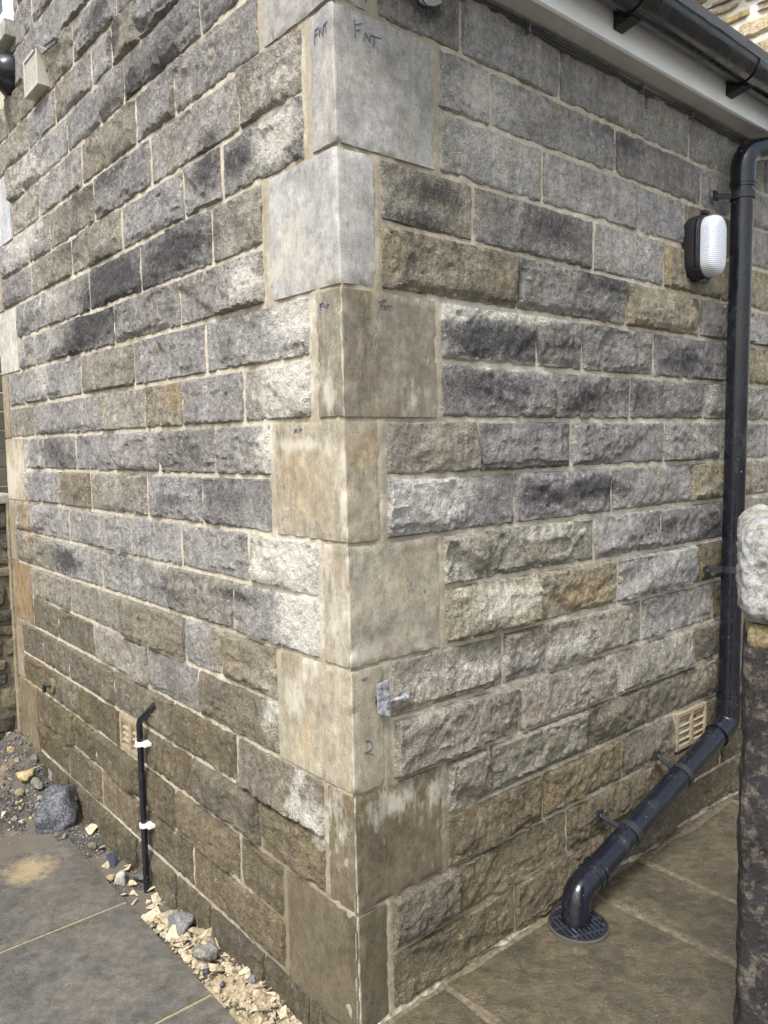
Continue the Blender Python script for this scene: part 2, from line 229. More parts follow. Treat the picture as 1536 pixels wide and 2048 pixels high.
def arc(p0, p1, p2, r, n=7):
    """polyline p0-p1-p2 with the corner at p1 rounded by r"""
    p0, p1, p2 = Vector(p0), Vector(p1), Vector(p2)
    d0 = (p0-p1).normalized(); d2 = (p2-p1).normalized(); ang = d0.angle(d2); t = r/math.tan(ang/2)
    a = p1+d0*t; b = p1+d2*t; bis = (d0+d2).normalized(); c = p1+bis*(r/math.sin(ang/2))
    va, vb = a-c, b-c; th = va.angle(vb); out = []
    for k in range(n+1):
        f = k/n; out.append(c + (va*math.sin((1-f)*th)+vb*math.sin(f*th))/math.sin(th))
    return out

# ------------------------------------------------------------------ material helpers
class NT:
    def __init__(s, name, rough=.8, spec=.5, metal=0.0, color=(.5, .5, .5)):
        s.m = bpy.data.materials.new(name); s.m.use_nodes = True; s.t = s.m.node_tree
        s.b = s.t.nodes['Principled BSDF']; s.pos = s.t.nodes.new('ShaderNodeNewGeometry').outputs['Position']
        s.set('Roughness', rough); s.set('Specular IOR Level', spec); s.set('Metallic', metal); s.set('Base Color', (*color, 1))
    def set(s, k, v):
        if hasattr(v, 'is_linked'): s.t.links.new(v, s.b.inputs[k])
        else: s.b.inputs[k].default_value = v
        return s
    def inp(s, n, k, v):
        if hasattr(v, 'is_linked'): s.t.links.new(v, n.inputs[k])
        else: n.inputs[k].default_value = v
    def objpos(s): return s.t.nodes.new('ShaderNodeTexCoord').outputs['Object']
    def scale(s, vec, x, y, z, rot=0):
        n = s.t.nodes.new('ShaderNodeMapping'); s.inp(n, 'Vector', vec); n.inputs['Scale'].default_value = (x, y, z); n.inputs['Rotation'].default_value = (0, 0, rot); return n.outputs[0]
    def noise(s, scale, detail=3, rough=.55, vec=None, dist=0, col=False, kind=None):
        n = s.t.nodes.new('ShaderNodeTexNoise')
        if kind: n.noise_type = kind; n.normalize = True
        s.inp(n, 'Vector', vec or s.pos); n.inputs['Scale'].default_value = scale; n.inputs['Detail'].default_value = detail; n.inputs['Roughness'].default_value = rough; n.inputs['Distortion'].default_value = dist
        return n.outputs['Color' if col else 'Fac']
    def voro(s, scale, vec=None, feature='F1', out='Distance', rnd=1):
        n = s.t.nodes.new('ShaderNodeTexVoronoi'); n.feature = feature; s.inp(n, 'Vector', vec or s.pos); n.inputs['Scale'].default_value = scale; n.inputs['Randomness'].default_value = rnd; return n.outputs[out]
    def wave(s, scale, vec, direction='X', dist=0):
        n = s.t.nodes.new('ShaderNodeTexWave'); n.bands_direction = direction; s.inp(n, 'Vector', vec); n.inputs['Scale'].default_value = scale; n.inputs['Distortion'].default_value = dist; return n.outputs['Fac']
    def mr(s, v, a, b, c=0, d=1, smooth=False):
        n = s.t.nodes.new('ShaderNodeMapRange'); n.interpolation_type = 'SMOOTHSTEP' if smooth else 'LINEAR'; s.inp(n, 'Value', v)
        for k, x in zip(('From Min', 'From Max', 'To Min', 'To Max'), (a, b, c, d)): n.inputs[k].default_value = x
        return n.outputs[0]
    def math(s, op, a, b=0.0):
        n = s.t.nodes.new('ShaderNodeMath'); n.operation = op; s.inp(n, 0, a); s.inp(n, 1, b); return n.outputs[0]
    def mix(s, f, a, b, mode='MIX'):
        n = s.t.nodes.new('ShaderNodeMix'); n.data_type = 'RGBA'; n.blend_type = mode; s.inp(n, 0, f)
        for k, v in ((6, a), (7, b)):
            if isinstance(v, tuple) and len(v) == 3: v = (*v, 1)
            s.inp(n, k, v)
        return n.outputs[2]
    def vmul(s, col, v):
        n = s.t.nodes.new('ShaderNodeVectorMath'); n.operation = 'SCALE'; s.inp(n, 0, col); s.inp(n, 'Scale', v); return n.outputs[0]
    def ocol(s): return s.t.nodes.new('ShaderNodeObjectInfo').outputs['Color']
    def oalpha(s): return s.t.nodes.new('ShaderNodeObjectInfo').outputs['Alpha']
    def orand(s): return s.t.nodes.new('ShaderNodeObjectInfo').outputs['Random']
    def attr(s, name):
        n = s.t.nodes.new('ShaderNodeAttribute'); n.attribute_name = name
        q = s.t.nodes.new('ShaderNodeSeparateColor'); s.t.links.new(n.outputs['Color'], q.inputs[0]); return q.outputs
    def sep(s, v):
        q = s.t.nodes.new('ShaderNodeSeparateXYZ'); s.inp(q, 0, v); return q.outputs
    def bump(s, h, strength=.5, dist=.003, prev=None):
        n = s.t.nodes.new('ShaderNodeBump'); s.inp(n, 'Height', h); n.inputs['Strength'].default_value = strength; n.inputs['Distance'].default_value = dist
        if prev is not None: s.t.links.new(prev, n.inputs['Normal'])
        s.set('Normal', n.outputs[0]); return n.outputs[0]
def plain(name, color, rough=.5, spec=.5, metal=0.0, var=.12, sc_=40, bump=0.0):
    n = NT(name, rough, spec, metal)
    f = n.mr(n.noise(sc_, 4), .3, .7, 1-var, 1+var)
    n.set('Base Color', n.vmul((*color,), f))
    if bump: n.bump(n.noise(sc_*6, 3), bump, .002)
    return n.m

def stone_mat():
    n = NT('stone', .86, .3)
    st = n.attr('stain')
    tone = n.mr(n.noise(9, 4, .6), .3, .7, .78, 1.22)
    mid = n.mr(n.noise(48, 6, .72), .32, .68, .66, 1.34)
    gr = n.noise(250, 3, .7)
    grain = n.mr(gr, .36, .64, .74, 1.26)
    runs = n.mr(n.noise(1, 3, .6, n.scale(n.pos, 34, 34, 5)), .35, .65, .84, 1.12)
    c = n.vmul(n.ocol(), n.math('MULTIPLY', n.math('MULTIPLY', tone, mid), n.math('MULTIPLY', grain, runs)))
    warm = n.mr(n.noise(13, 5, .6), .52, .72, 0, .55)
    c = n.mix(warm, c, n.mix(1.0, c, (1.12, .98, .74), 'MULTIPLY'))
    brk = n.noise(26, 6, .75)
    fine = n.noise(120, 4, .7)
    def mask(a, k):   # a stain keeps a ragged edge of its own
        x = n.math('ADD', a, n.math('MULTIPLY', n.math('SUBTRACT', brk, .5), 1.5))
        x = n.math('ADD', x, n.math('MULTIPLY', n.math('SUBTRACT', fine, .5), .8))
        return n.math('MULTIPLY', n.mr(x, .16, .62, 0, 1), k)
    ys = n.mix(1.0, n.vmul(c, 1.15), (1.1, .93, .62), 'MULTIPLY')
    c = n.mix(mask(st[2], .55), c, ys)
    c = n.mix(mask(st[1], .85), c, n.vmul((.042, .04, .043), n.mr(gr, .3, .7, .5, 1.9)))
    c = n.mix(mask(st[0], .8), c, n.vmul((.76, .73, .65), n.mr(gr, .3, .7, .7, 1.2)))
    n.set('Roughness', n.mr(n.math('MULTIPLY', n.oalpha(), n.mr(n.noise(12, 5, .7), .35, .6, .4, 1)), 0, 1, .86, .38))
    v = n.voro(55); c = n.mix(n.math('MULTIPLY', n.mr(v, .12, .2, .85, 0), n.mr(n.noise(8, 3), .52, .66, 0, 1)), c, n.vmul(n.ocol(), .16))
    n.set('Base Color', c)
    chis = n.noise(1, 5, .6, n.scale(n.pos, 62, 62, 40), .35)
    h = n.math('ADD', n.math('MULTIPLY', n.noise(36, 7, .7, None, .6), 1.5), n.math('ADD', n.math('MULTIPLY', chis, .8), n.math('MULTIPLY', gr, .25)))
    n.bump(h, 1.0, .016)
    return n.m
def quoin_mat():
    n = NT('sawn_stone', .8, .3)
    st = n.attr('stain')
    tone = n.math('MULTIPLY', n.mr(n.noise(8, 5, .65), .3, .7, .78, 1.22), n.mr(n.noise(38, 6, .75), .3, .7, .72, 1.28))
    streak = n.mr(n.noise(1, 5, .65, n.scale(n.pos, 34, 34, 13), .6), .34, .66, .84, 1.16)
    flecks = n.mr(n.noise(1, 3, .6, n.scale(n.pos, 95, 95, 22)), .64, .72, 0, .5)
    pits = n.mr(n.noise(150, 2), .3, .36, .62, 1)
    gr = n.mr(n.noise(300, 2), .3, .7, .88, 1.12)
    c = n.vmul(n.ocol(), n.math('MULTIPLY', n.math('MULTIPLY', tone, streak), n.math('MULTIPLY', pits, gr)))
    c = n.mix(n.mr(n.noise(6, 4), .5, .68, 0, .6), c, n.mix(1.0, c, (1.12, .98, .76), 'MULTIPLY'))
    c = n.mix(n.math('MULTIPLY', flecks, n.oalpha()), c, (.5, .47, .4))
    lime = n.noise(1, 8, .78, n.scale(n.pos, 26, 26, 9), .3)
    c = n.mix(n.math('MULTIPLY', n.math('MULTIPLY', n.mr(lime, .55, .6, 0, .5), n.oalpha()), n.mr(n.noise(5, 3), .42, .6, 0, 1)), c, (.56, .535, .46))
    c = n.mix(n.mr(n.noise(15, 9, .8), .55, .62, 0, .42), c, n.vmul(n.ocol(), .5))
    scr = n.noise(1, 2, .5, n.scale(n.pos, 160, 160, 9, .4)); c = n.mix(n.math('MULTIPLY', n.mr(scr, .69, .73, 0, .5), n.oalpha()), c, (.6, .57, .5))
    # sparse dark spots and pale scratches
    v = n.voro(38, n.scale(n.pos, 1, 1, .55)); c = n.mix(n.math('MULTIPLY', n.mr(v, .1, .17, .75, 0), n.mr(n.noise(7, 2), .5, .62, 0, 1)), c, n.vmul(n.ocol(), .32))
    brk = n.noise(1, 6, .75, n.scale(n.pos, 30, 30, 14))
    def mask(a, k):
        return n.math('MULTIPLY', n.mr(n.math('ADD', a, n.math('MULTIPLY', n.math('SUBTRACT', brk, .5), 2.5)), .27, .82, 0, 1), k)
    c = n.mix(mask(st[2], .45), c, n.mix(1.0, n.vmul(c, 1.15), (1.15, .95, .66), 'MULTIPLY'))
    c = n.mix(mask(st[1], .7), c, n.vmul(c, .42))
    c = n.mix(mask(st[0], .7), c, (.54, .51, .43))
    n.set('Base Color', c)
    n.bump(n.math('ADD', n.noise(70, 5, .6), n.math('MULTIPLY', n.noise(260, 3), .5)), .35, .0025)
    return n.m
def mortar_mat():
    n = NT('mortar', .9, .2)
    st = n.attr('stain')
    c = n.mix(n.mr(n.noise(5, 4), .35, .65), (.53, .485, .395), (.43, .38, .295))
    c = n.vmul(c, n.math('MULTIPLY', n.mr(n.noise(36, 6, .75), .3, .7, .66, 1.25), n.mr(n.noise(330, 2), .3, .7, .78, 1.2)))
    c = n.mix(n.math('MULTIPLY', st[2], .8), c, n.vmul((.31, .272, .205), n.mr(n.noise(26, 6, .75), .3, .7, .7, 1.25)))
    brk = n.math('ADD', n.math('MULTIPLY', n.math('SUBTRACT', n.noise(40, 5, .7), .5), 1.6), st[1])
    c = n.mix(n.mr(brk, .25, .8, 0, .8), c, (.16, .13, .085))
    brk = n.math('ADD', n.math('MULTIPLY', n.math('SUBTRACT', n.noise(30, 5, .7), .5), 1.6), st[0])
    c = n.mix(n.mr(brk, .25, .8, 0, .8), c, (.62, .59, .5))
    n.set('Base Color', c)
    n.bump(n.noise(90, 6, .7), .5, .004)
    return n.m

M = {}
M['stone'] = stone_mat(); M['quoin'] = quoin_mat(); M['mortar'] = mortar_mat()
n = NT('black_plastic', .22, .5)
dust = n.mr(n.noise(1, 7, .75, n.scale(n.pos, 26, 26, 12)), .54, .68, 0, .5); spl = n.mr(n.noise(90, 3, .6), .7, .74, 0, .8)
n.set('Base Color', n.mix(spl, n.mix(dust, (.007, .008, .013), (.04, .042, .05)), (.3, .28, .24))); n.set('Roughness', n.math('ADD', n.mr(n.noise(14, 5), .4, .65, .16, .34), n.math('MULTIPLY', dust, .5)))
M['black_plastic'] = n.m
M['black_matt'] = plain('black_matt', (.02, .021, .025), .55, .4, 0, .2, 30)
M['white_plastic'] = plain('white_plastic', (.92, .95, .99), .3, .5, 0, .05, 12)
M['soffit'] = plain('soffit', (.5, .49, .48), .5, .4, 0, .12, 14)
M['cream_plastic'] = plain('cream_plastic', (.46, .44, .37), .45, .4, 0, .1, 25)
M['clay'] = plain('clay', (.27, .225, .15), .85, .3, 0, .3, 60, .3)
M['zinc'] = plain('zinc', (.16, .16, .17), .4, .5, .4, .9, 110, .3)
M['pencil'] = plain('pencil', (.13, .13, .18), .7, .3, 0, .3, 300)
M['dark'] = plain('dark', (.012, .012, .012), .9, .1)
M['cable'] = plain('cable', (.05, .055, .065), .5, .4)
M['white_clip'] = plain('white_clip', (.8, .8, .78), .4, .4, 0, .06)
M['roof'] = plain('roof', (.08, .08, .085), .7, .4, 0, .2, 20)

CLS = {'G': (.302, .289, .275), 'D': (.262, .251, .241), 'M': (.292, .269, .226), 'B': (.178, .147, .094), 'Y': (.3, .268, .2), 'O': (.14, .116, .074), 'W': (.36, .338, .285), 'P': (.325, .313, .301), 'E': (.186, .164, .124), 'H': (.385, .371, .36), 'C': (.25, .223, .172)}

# ------------------------------------------------------------------ the stone building
house = tag(empty('stone_building'), 'single storey building of coursed rock-faced sandstone with smooth corner quoins under eaves', 'building')

def zbed(side, z, s):
    a, b = (BL if side == 'L' else BR)[z]; return a + b*s
def wallpos(side, s, z, h):
    d, e = (A, B) if side == 'L' else (B, A)
    return s[..., None]*d - h[..., None]*e + z[..., None]*np.array([0, 0, 1.0])
def stain_at(side, S, Zc):
    out = np.zeros(S.shape+(4,)); out[..., 3] = 1
    for t, sd_, s0, z0, rs, rz, k in STAINS:
        if sd_ != side: continue
        d = ((S-s0)/rs)**2 + ((Zc-z0)/rz)**2
        out[..., 'bso'.index(t)] = np.maximum(out[..., 'bso'.index(t)], k*np.exp(-d*.75))
    # green-brown damp with a ragged tide line along the foot of the walls
    tide = .33 + .16*vn(S*2.2, 0, 0, 11) + .08*vn(S*9, Zc*4, 0, 12)
    return out, sstep(tide+.12, tide-.2, Zc)

def rock_face(side, s0, s1, c, seed, cls):
    rnd = random.Random(seed)
    g = .0052
    cell = .0062 if s0 < 1.0 else .0085
    nu = max(8, int((s1-s0)/cell)); nv = max(8, int(.15/cell))
    u = np.linspace(0, 1, nu+1)[:, None]; v = np.linspace(0, 1, nv+1)[None]
    gs = .0062 if side == 'L' else .005
    sl_, sr_ = s0+gs, s1-gs
    # joints wander a little
    z01 = np.linspace(-1, 1, nv+1)[None]
    S = sl_ + (sr_-sl_)*u + 0*v
    S = S + (1-u)*.003*vn(v*4, seed, 0, 3) + u*.003*vn(v*4, seed, 0, 4) + z01*rnd.uniform(-.003, .003)
    zb = zbed(side, c, S)+g; zt = zbed(side, c+.5, S)-g
    Z = zb + (zt-zb)*v + .0022*vn(S*14, seed, 0, 5)*(1-v) + .0022*vn(S*14, seed, 1, 6)*v
    smooth = (side == 'R' and c >= 6.5) 
    amp = rnd.uniform(.0095, .0195)*(.6 if smooth else 1)*(.92 if side == 'L' else 1.1)
    ml, mr, mb, mt = [rnd.uniform(.004, .011) for _ in range(4)]
    if side == 'L': ml *= 1.7; mr *= 1.7
    if rnd.random() < .3: ml *= 2.6
    if rnd.random() < .3: mr *= 2.6
    if rnd.random() < .35: mb *= 2.2
    jag = .0034*fbm(S*45, Z*45, seed, 3, 21)
    e = np.minimum(np.minimum((S-sl_)/ml, (sr_-S)/mr), np.minimum((Z-zb)/(mb+.004), (zt-Z)/mt))
    ej = np.minimum(np.minimum((S-sl_+jag*.8)/ml, (sr_-S+jag*.8)/mr), np.minimum((Z-zb+jag*1.6)/(mb+.004), (zt-Z+jag)/mt))
    e = np.clip(np.minimum(e*1.6, ej), 0, 1)
    h = amp*(1-(1-e)**2.2)
    # broken facets left by the pitching chisel
    L_ = s1-s0
    for k in range(rnd.choice((2, 3, 4))):
        side_ = rnd.choice('lrbtb'); t = rnd.random()
        q = {'l': (sl_, .0), 'r': (sr_, .0), 'b': (sl_+L_*t, -.07), 't': (sl_+L_*t, .07)}[side_]
        zc = zbed(side, c, s0)+.075
        th = {'l': 0, 'r': math.pi, 'b': math.pi/2, 't': -math.pi/2}[side_]+rnd.uniform(-.7, .7)
        d = (S-q[0])*math.cos(th) + (Z-zc-q[1])*math.sin(th)
        lim = amp*rnd.uniform(.4, .75) + d*rnd.uniform(.12, .42) + .0016*vn(S*22, Z*22, seed+k, 31)
        h = np.minimum(h, np.maximum(lim, .0065))
    k = (.6 if smooth else 1)*np.clip(e*2.2, 0, 1)
    if rnd.random() < .28 and not smooth: h = h*1.55
    k2 = np.clip(e*3, 0, 1)
    if rnd.random() < .6:
        wb = rnd.uniform(.012, .026); db = Z-zb+.007*fbm(S*32, Z*20, seed, 3, 51); h = h - k2*rnd.uniform(.003, .0065)*sstep(wb+.004, wb-.002, db)
    if rnd.random() < .35:
        wb = rnd.uniform(.014, .03); dd = (S-sl_ if rnd.random() < .5 else sr_-S)+.006*fbm(S*20, Z*34, seed, 3, 52); h = h - k2*rnd.uniform(.003, .007)*sstep(wb+.004, wb-.002, dd)
    tilt = rnd.uniform(-.03, .03)*(S-(s0+s1)/2) + rnd.uniform(-.06, .06)*(v-.5)*.15
    rg = 1-np.abs(fbm(S*30, Z*30, seed*1.7, 3, 41))
    rg2 = 1-np.abs(fbm(S*85, Z*85, seed*1.3, 2, 46))
    h = h + k*(tilt + .0046*fbm(S*13, Z*13, seed, 2, 42) + .0036*(rg-.6) + .0016*(rg2-.6) + .0012*fbm(S*110, Z*110, seed, 2, 43))
    led = fbm(S*9+.5*vn(S*30, Z*30, seed, 45), Z*16, seed*3.1, 2, 44)
    h = h - k*.0035*sstep(.18, .24, led)
    h = np.maximum(h, .0048*np.clip(e*3, 0, 1))
    h = h - .004*(e <= 0)
    P = wallpos(side, S, Z, h)
    at, tide = stain_at(side, S, Z)
    at[..., 1] = np.maximum(at[..., 1]*(1), .0)
    at = np.pad(at, ((1, 1), (1, 1), (0, 0)), mode='edge')
    base = wallpos(side, S, Z, np.full_like(h, -.014))
    P = np.pad(P, ((1, 1), (1, 1), (0, 0)), mode='edge')
    Bp = np.pad(base, ((1, 1), (1, 1), (0, 0)), mode='edge')
    P[0], P[-1], P[:, 0], P[:, -1] = Bp[0], Bp[-1], Bp[:, 0], Bp[:, -1]
    org = wallpos(side, np.array((s0+s1)/2), np.array(zbed(side, c, (s0+s1)/2)), np.array(0.0))
    me = grid_mesh('stone', P-org, flip=(side == 'L'), attr=at)
    o = link('stone', me, M['stone'], house, org)
    col = np.array(CLS[cls])*np.array([rnd.uniform(.9, 1.1)]*3)*np.array([rnd.uniform(.985, 1.015), 1, rnd.uniform(.97, 1.03)])
    o.color = (*col, {'O': 1, 'B': .9, 'E': .7, 'C': .35}.get(cls, .12) if c < 2.6 else 0)   # alpha: how damp the stone is
    return o
for i, (sd_, c, s0, s1, cls) in enumerate(STONES):
    if sd_ == 'L' and zbed('L', c, s0) > 2.62+.466*s0+.1: continue
    q = s0 < .32
    rock_face(sd_, s0+(.010 if q else 0), s1, c, 100+i*7, cls)

# smooth quoins: each one mesh wrapping the corner
QCOL = {8: (.31, .297, .278, .2), 7: (.315, .307, .296, .15), 6: (.35, .343, .332, .2), 5: (.2, .177, .138, .6), 4: (.295, .26, .198, .6), 3: (.305, .274, .216, .35), 2: (.318, .282, .214, .55), 1: (.14, .115, .077, .1), 0: (.118, .098, .063, 0)}
def quoin(k):
    wl, wr = (.296, .1) if k % 2 == 0 else (.1, .296)
    if k == 8: wr = .1
    wl -= .006; wr -= .006
    cell = .009
    us = np.concatenate([np.linspace(-wl, -.003, int(wl/cell)), [0.0], np.linspace(.003, wr, int(wr/cell))])
    nv = 32
    def bed(z, u):
        return np.where(u < 0, zbed('L', z, np.abs(u)) if z in BL else 0, zbed('R', z, u) if z in BR else BR[8.5][0])
    kt = k+1 if k < 8 else 9
    zb = bed(k, us)+.0055 if k > 0 else np.full(us.shape, -.16)
    if k == 8: zt = np.where(us < 0, zbed('L', 9, -us), 2.552)-.0055
    else: zt = bed(kt, us)-.0055
    v = np.linspace(0, 1, nv)[None]
    Z = zb[:, None]+(zt-zb)[:, None]*v; U = us[:, None]+0*v
    h = .005+.0011*fbm(U*14, Z*14, k*3.3, 3, 61)+.0006*vn(U*60, Z*60, k, 62)
    # small chips along the arrises
    ed = np.minimum(np.minimum((Z-zb[:, None]), (zt[:, None]-Z)), np.minimum(U+wl, wr-U))
    h = h - .0035*np.clip(1-ed/.004, 0, 1)*(0.15+.85*(vn(U*45, Z*45, k, 63) > .3))
    cor = np.exp(-(U/.006)**2)*np.clip(vn(0*U, Z*40, k, 64)-.1, 0, 1)
    h = h - .008*cor
    hL = h; P = np.where((U < 0)[..., None], (-U)[..., None]*A - h[..., None]*B, U[..., None]*B - h[..., None]*A)
    ci = int(wl/cell)
    P[ci] = -(h[ci][:, None])*(A+B)*.97
    P = P + Z[..., None]*np.array([0, 0, 1.])
    lean = (-.007+(2.4-Z)/2.1*.014)*np.clip(1-np.abs(U)/.1, 0, 1)     # the corner leans a few millimetres
    P[..., 0] += lean
    atL, t1 = stain_at('L', np.maximum(-U, 0), Z); atR, t2 = stain_at('R', np.maximum(U, 0), Z)
    at = np.where((U < 0)[..., None], atL, atR)
    at[ci, :, 0] = np.maximum(at[ci, :, 0], .75+.35*vn(0, Z[ci]*30, k, 65))      # a paler line along the arris
    at = np.pad(at, ((1, 1), (1, 1), (0, 0)), mode='edge')
    inn = np.where((U < 0)[..., None], np.maximum(-U, .012)[..., None]*A + .012*B, np.maximum(U, .012)[..., None]*B + .012*A) + Z[..., None]*np.array([0, 0, 1.])
    P = np.pad(P, ((1, 1), (1, 1), (0, 0)), mode='edge'); I = np.pad(inn, ((1, 1), (1, 1), (0, 0)), mode='edge')
    P[0], P[-1], P[:, 0], P[:, -1] = I[0], I[-1], I[:, 0], I[:, -1]
    org = np.array([0, 0, float(zb.min())])
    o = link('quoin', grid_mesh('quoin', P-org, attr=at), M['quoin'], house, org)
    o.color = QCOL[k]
    return o
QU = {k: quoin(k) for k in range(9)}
for k, ls in MARKS.items():
    mb = MB()
    for sd_, pts in ls:
        for (a0, z0), (a1, z1) in zip(pts, pts[1:]):
            def f(s, z):
                p = W(s, -.0072, z) if sd_ == 'L' else W(-.0072, s, z)
                p[0] += (-.007+(2.4-z)/2.1*.014)*max(0, 1-s/.1); return p
            t = np.array([a1-a0, z1-z0]); L_ = np.hypot(*t); 
            if L_ == 0: continue
            nrm = np.array([-t[1], t[0]])/L_*.0009
            q = [f(a0+nrm[0], z0+nrm[1]), f(a0-nrm[0], z0-nrm[1]), f(a1-nrm[0], z1-nrm[1]), f(a1+nrm[0], z1+nrm[1])]
            inw = (B if sd_ == 'L' else A)*.003
            mb.prism(q, inw)
    o = mb.build('pencil_mark', M['pencil'])
    o.parent = QU[k]; o.matrix_parent_inverse = Matrix.Translation(-QU[k].location)
# smooth quoins at the far end of the left wall
END = 2.745
for k in range(0, 9):
    wl = .295 if k % 2 == 0 else .1
    S, Zc = np.meshgrid(np.linspace(END-wl+.004, END, 14), np.linspace(0, 1, 14), indexing='ij')
    Zc = (zbed('L', k, S)+.005) + (zbed('L', k+1, S)-.005-zbed('L', k, S)-.005)*Zc
    if k == 0: Zc = -.1+(Zc+.0)*(zbed('L', 1, S)+.1)/zbed('L', 1, S)
    h = .006+.0012*fbm(S*14, Zc*14, k, 3, 66)
    at, _ = stain_at('L', S, Zc); at = np.pad(at, ((1, 1), (1, 1), (0, 0)), mode='edge')
    P = wallpos('L', S, Zc, h); I = wallpos('L', S, Zc, h*0-.012)
    P = np.pad(P, ((1, 1), (1, 1), (0, 0)), mode='edge'); I = np.pad(I, ((1, 1), (1, 1), (0, 0)), mode='edge')
    P[0], P[-1], P[:, 0], P[:, -1] = I[0], I[-1], I[:, 0], I[:, -1]
    o = link('quoin', grid_mesh('quoin', P, flip=True, attr=at), M['quoin'], house)
    o.color = (*{8: (.4, .41, .43), 6: (.42, .4, .36), 4: (.35, .31, .23), 2: (.22, .165, .1), 0: (.17, .14, .09)}.get(k, (.26, .22, .16)), 1)

# mortar bedding behind the stones
def mortar(side, smax, ztop):
    S, Zc = np.meshgrid(np.arange(0, smax+.001, .0125), np.linspace(-.2, ztop, int((ztop+.2)/.0125)), indexing='ij')
    h = -.0004+.002*fbm(S*28, Zc*28, 5 if side == 'L' else 9, 4, 71)
    for k in range(9):
        wq = (.296 if (k % 2 == 0) == (side == 'L') else .1)
        m_ = (Zc > k*.3-.01) & (Zc < k*.3+.3)
        h = h + np.where(m_, .0035*sstep(.02, .008, np.abs(S-wq-.004)), 0)
    h = np.where(S < .02, np.minimum(h, -.002), h)
    at, tide = stain_at(side, S, Zc)
    near = np.zeros(S.shape)
    for k in range(9):
        wq = (.296 if (k % 2 == 0) == (side == 'L') else .1)
        near = np.where((Zc > k*.3-.02) & (Zc < k*.3+.32), np.maximum(near, sstep(.035, .012, S-wq)), near)
    at[..., 2] = near
    at[..., 1] = np.maximum(at[..., 1]*.4, 1.0*sstep(1.0, .1, Zc)*(.62+.45*vn(S*3, Zc*5, 2, 13)))
    if side == 'L': Zc = np.minimum(Zc, 2.62+.466*S)
    o = link('mortar', grid_mesh('mortar', wallpos(side, S, Zc, h), flip=(side == 'L'), attr=at), M['mortar'], house)
    return o
mortar('L', END, 3.95); mortar('R', 3.0, 2.56)
# wall core, end wall and roof
mb = MB()
poly = [W(.03, .03, -.2), W(END-.02, .03, -.2), W(END-.02, .03, 2.58+.466*END), W(.03, .03, 2.58)]
mb.prism(poly, B*2.9); mb.build('wall_core', M['mortar'], house)
mb = MB()
q0 = [W(-.2, -.03, 2.675), W(END+.1, -.03, 2.675+.466*(END+.3)), W(END+.1, -.03, 2.72+.466*(END+.3)), W(-.2, -.03, 2.72)]
mb.prism(q0, B*3.1); mb.build('roof', M['roof'], house)

# rough footing course under the left wall
foot = [0.02, .19, .419, .74, .98, 1.3, 1.66, 2.05, 2.4, 2.745]
for i, (a, b) in enumerate(zip(foot, foot[1:])):
    rnd = random.Random(900+i)
    S, Zc = np.meshgrid(np.linspace(a+.006, b-.006, 26), np.linspace(0, 1, 16), indexing='ij')
    v = Zc; Zc = -.17+(zbed('L', 0, S)-.008+.17)*v
    ed = np.minimum(np.minimum((S-a)/.02, (b-S)/.02), np.minimum(1, (1-v)/.15)); ed = np.clip(ed+.3*vn(S*40, Zc*40, i, 81), 0, 1)
    h = .002+rnd.uniform(.008, .02)*ed**.6+.006*fbm(S*22, Zc*22, i, 4, 82)
    at, _ = stain_at('L', S, Zc); at[..., 1] = .12+.25*vn(S*8, Zc*8, 3, 83)
    at = np.pad(at, ((1, 1), (1, 1), (0, 0)), mode='edge')
    P = np.pad(wallpos('L', S, Zc, h), ((1, 1), (1, 1), (0, 0)), mode='edge'); I = np.pad(wallpos('L', S, Zc, h*0-.03), ((1, 1), (1, 1), (0, 0)), mode='edge')
    P[0], P[-1], P[:, 0], P[:, -1] = I[0], I[-1], I[:, 0], I[:, -1]
    o = link('footing_stone', grid_mesh('footing_stone', P, flip=True, attr=at), M['stone'], house)
    fv = rnd.uniform(.8, 1.2); o.color = (.115*fv, .096*fv, .062*fv, 1)

# air bricks let into the walls
def air_brick(side, s0, s1, z0, z1, sgn):
    t = link('air_brick', None, None, house) if False else None
    def P(s, z, h): return Vector(wallpos(side, np.array(float(s)), np.array(float(z)), np.array(float(h))))
    ax = [Vector(A if side == 'L' else B), Vector(B if side == 'L' else A), Vector((0, 0, 1))]
    mb = MB(); w_ = .016
    mb.box(P((s0+s1)/2, z0+w_/2, .004), (s1-s0, .02, w_), ax).box(P((s0+s1)/2, z1-w_/2, .004), (s1-s0, .02, w_), ax)
    for s in (s0+w_/2, (s0+s1)/2, s1-w_/2): mb.box(P(s, (z0+z1)/2, .0045), (w_ if s != (s0+s1)/2 else .02, .02, z1-z0-2*w_-.001), ax)
    o = mb.build('air_brick', M['clay'], house, bevel=.002)
    mb = MB().box(P((s0+s1)/2, (z0+z1)/2, -.004), (s1-s0-.004, .004, z1-z0-.004), ax)
    b = mb.build('vent_recess', M['dark'], o)
    hh = (z1-z0-2*w_)/4
    for s in ((s0*3+s1)/4+.001, (s0+3*s1)/4-.001):
        for k in range(4):
            zc = z0+w_+hh*(k+.5)
            a2 = Vector((0, 0, 1)); out = -ax[1]
            ax2 = [ax[0], (ax[1]*.8+a2*.6).normalized(), (a2*.8-ax[1]*.6).normalized()]
            MB().box(P(s, zc-.003, .001), ((s1-s0)/2-w_*1.6, .008, hh*.8), ax2).build('slat', M['clay'], o)
air_brick('L', 1.215, 1.408, .318, .447, 1)
air_brick('R', 1.482, 1.703, .302, .44, 1)

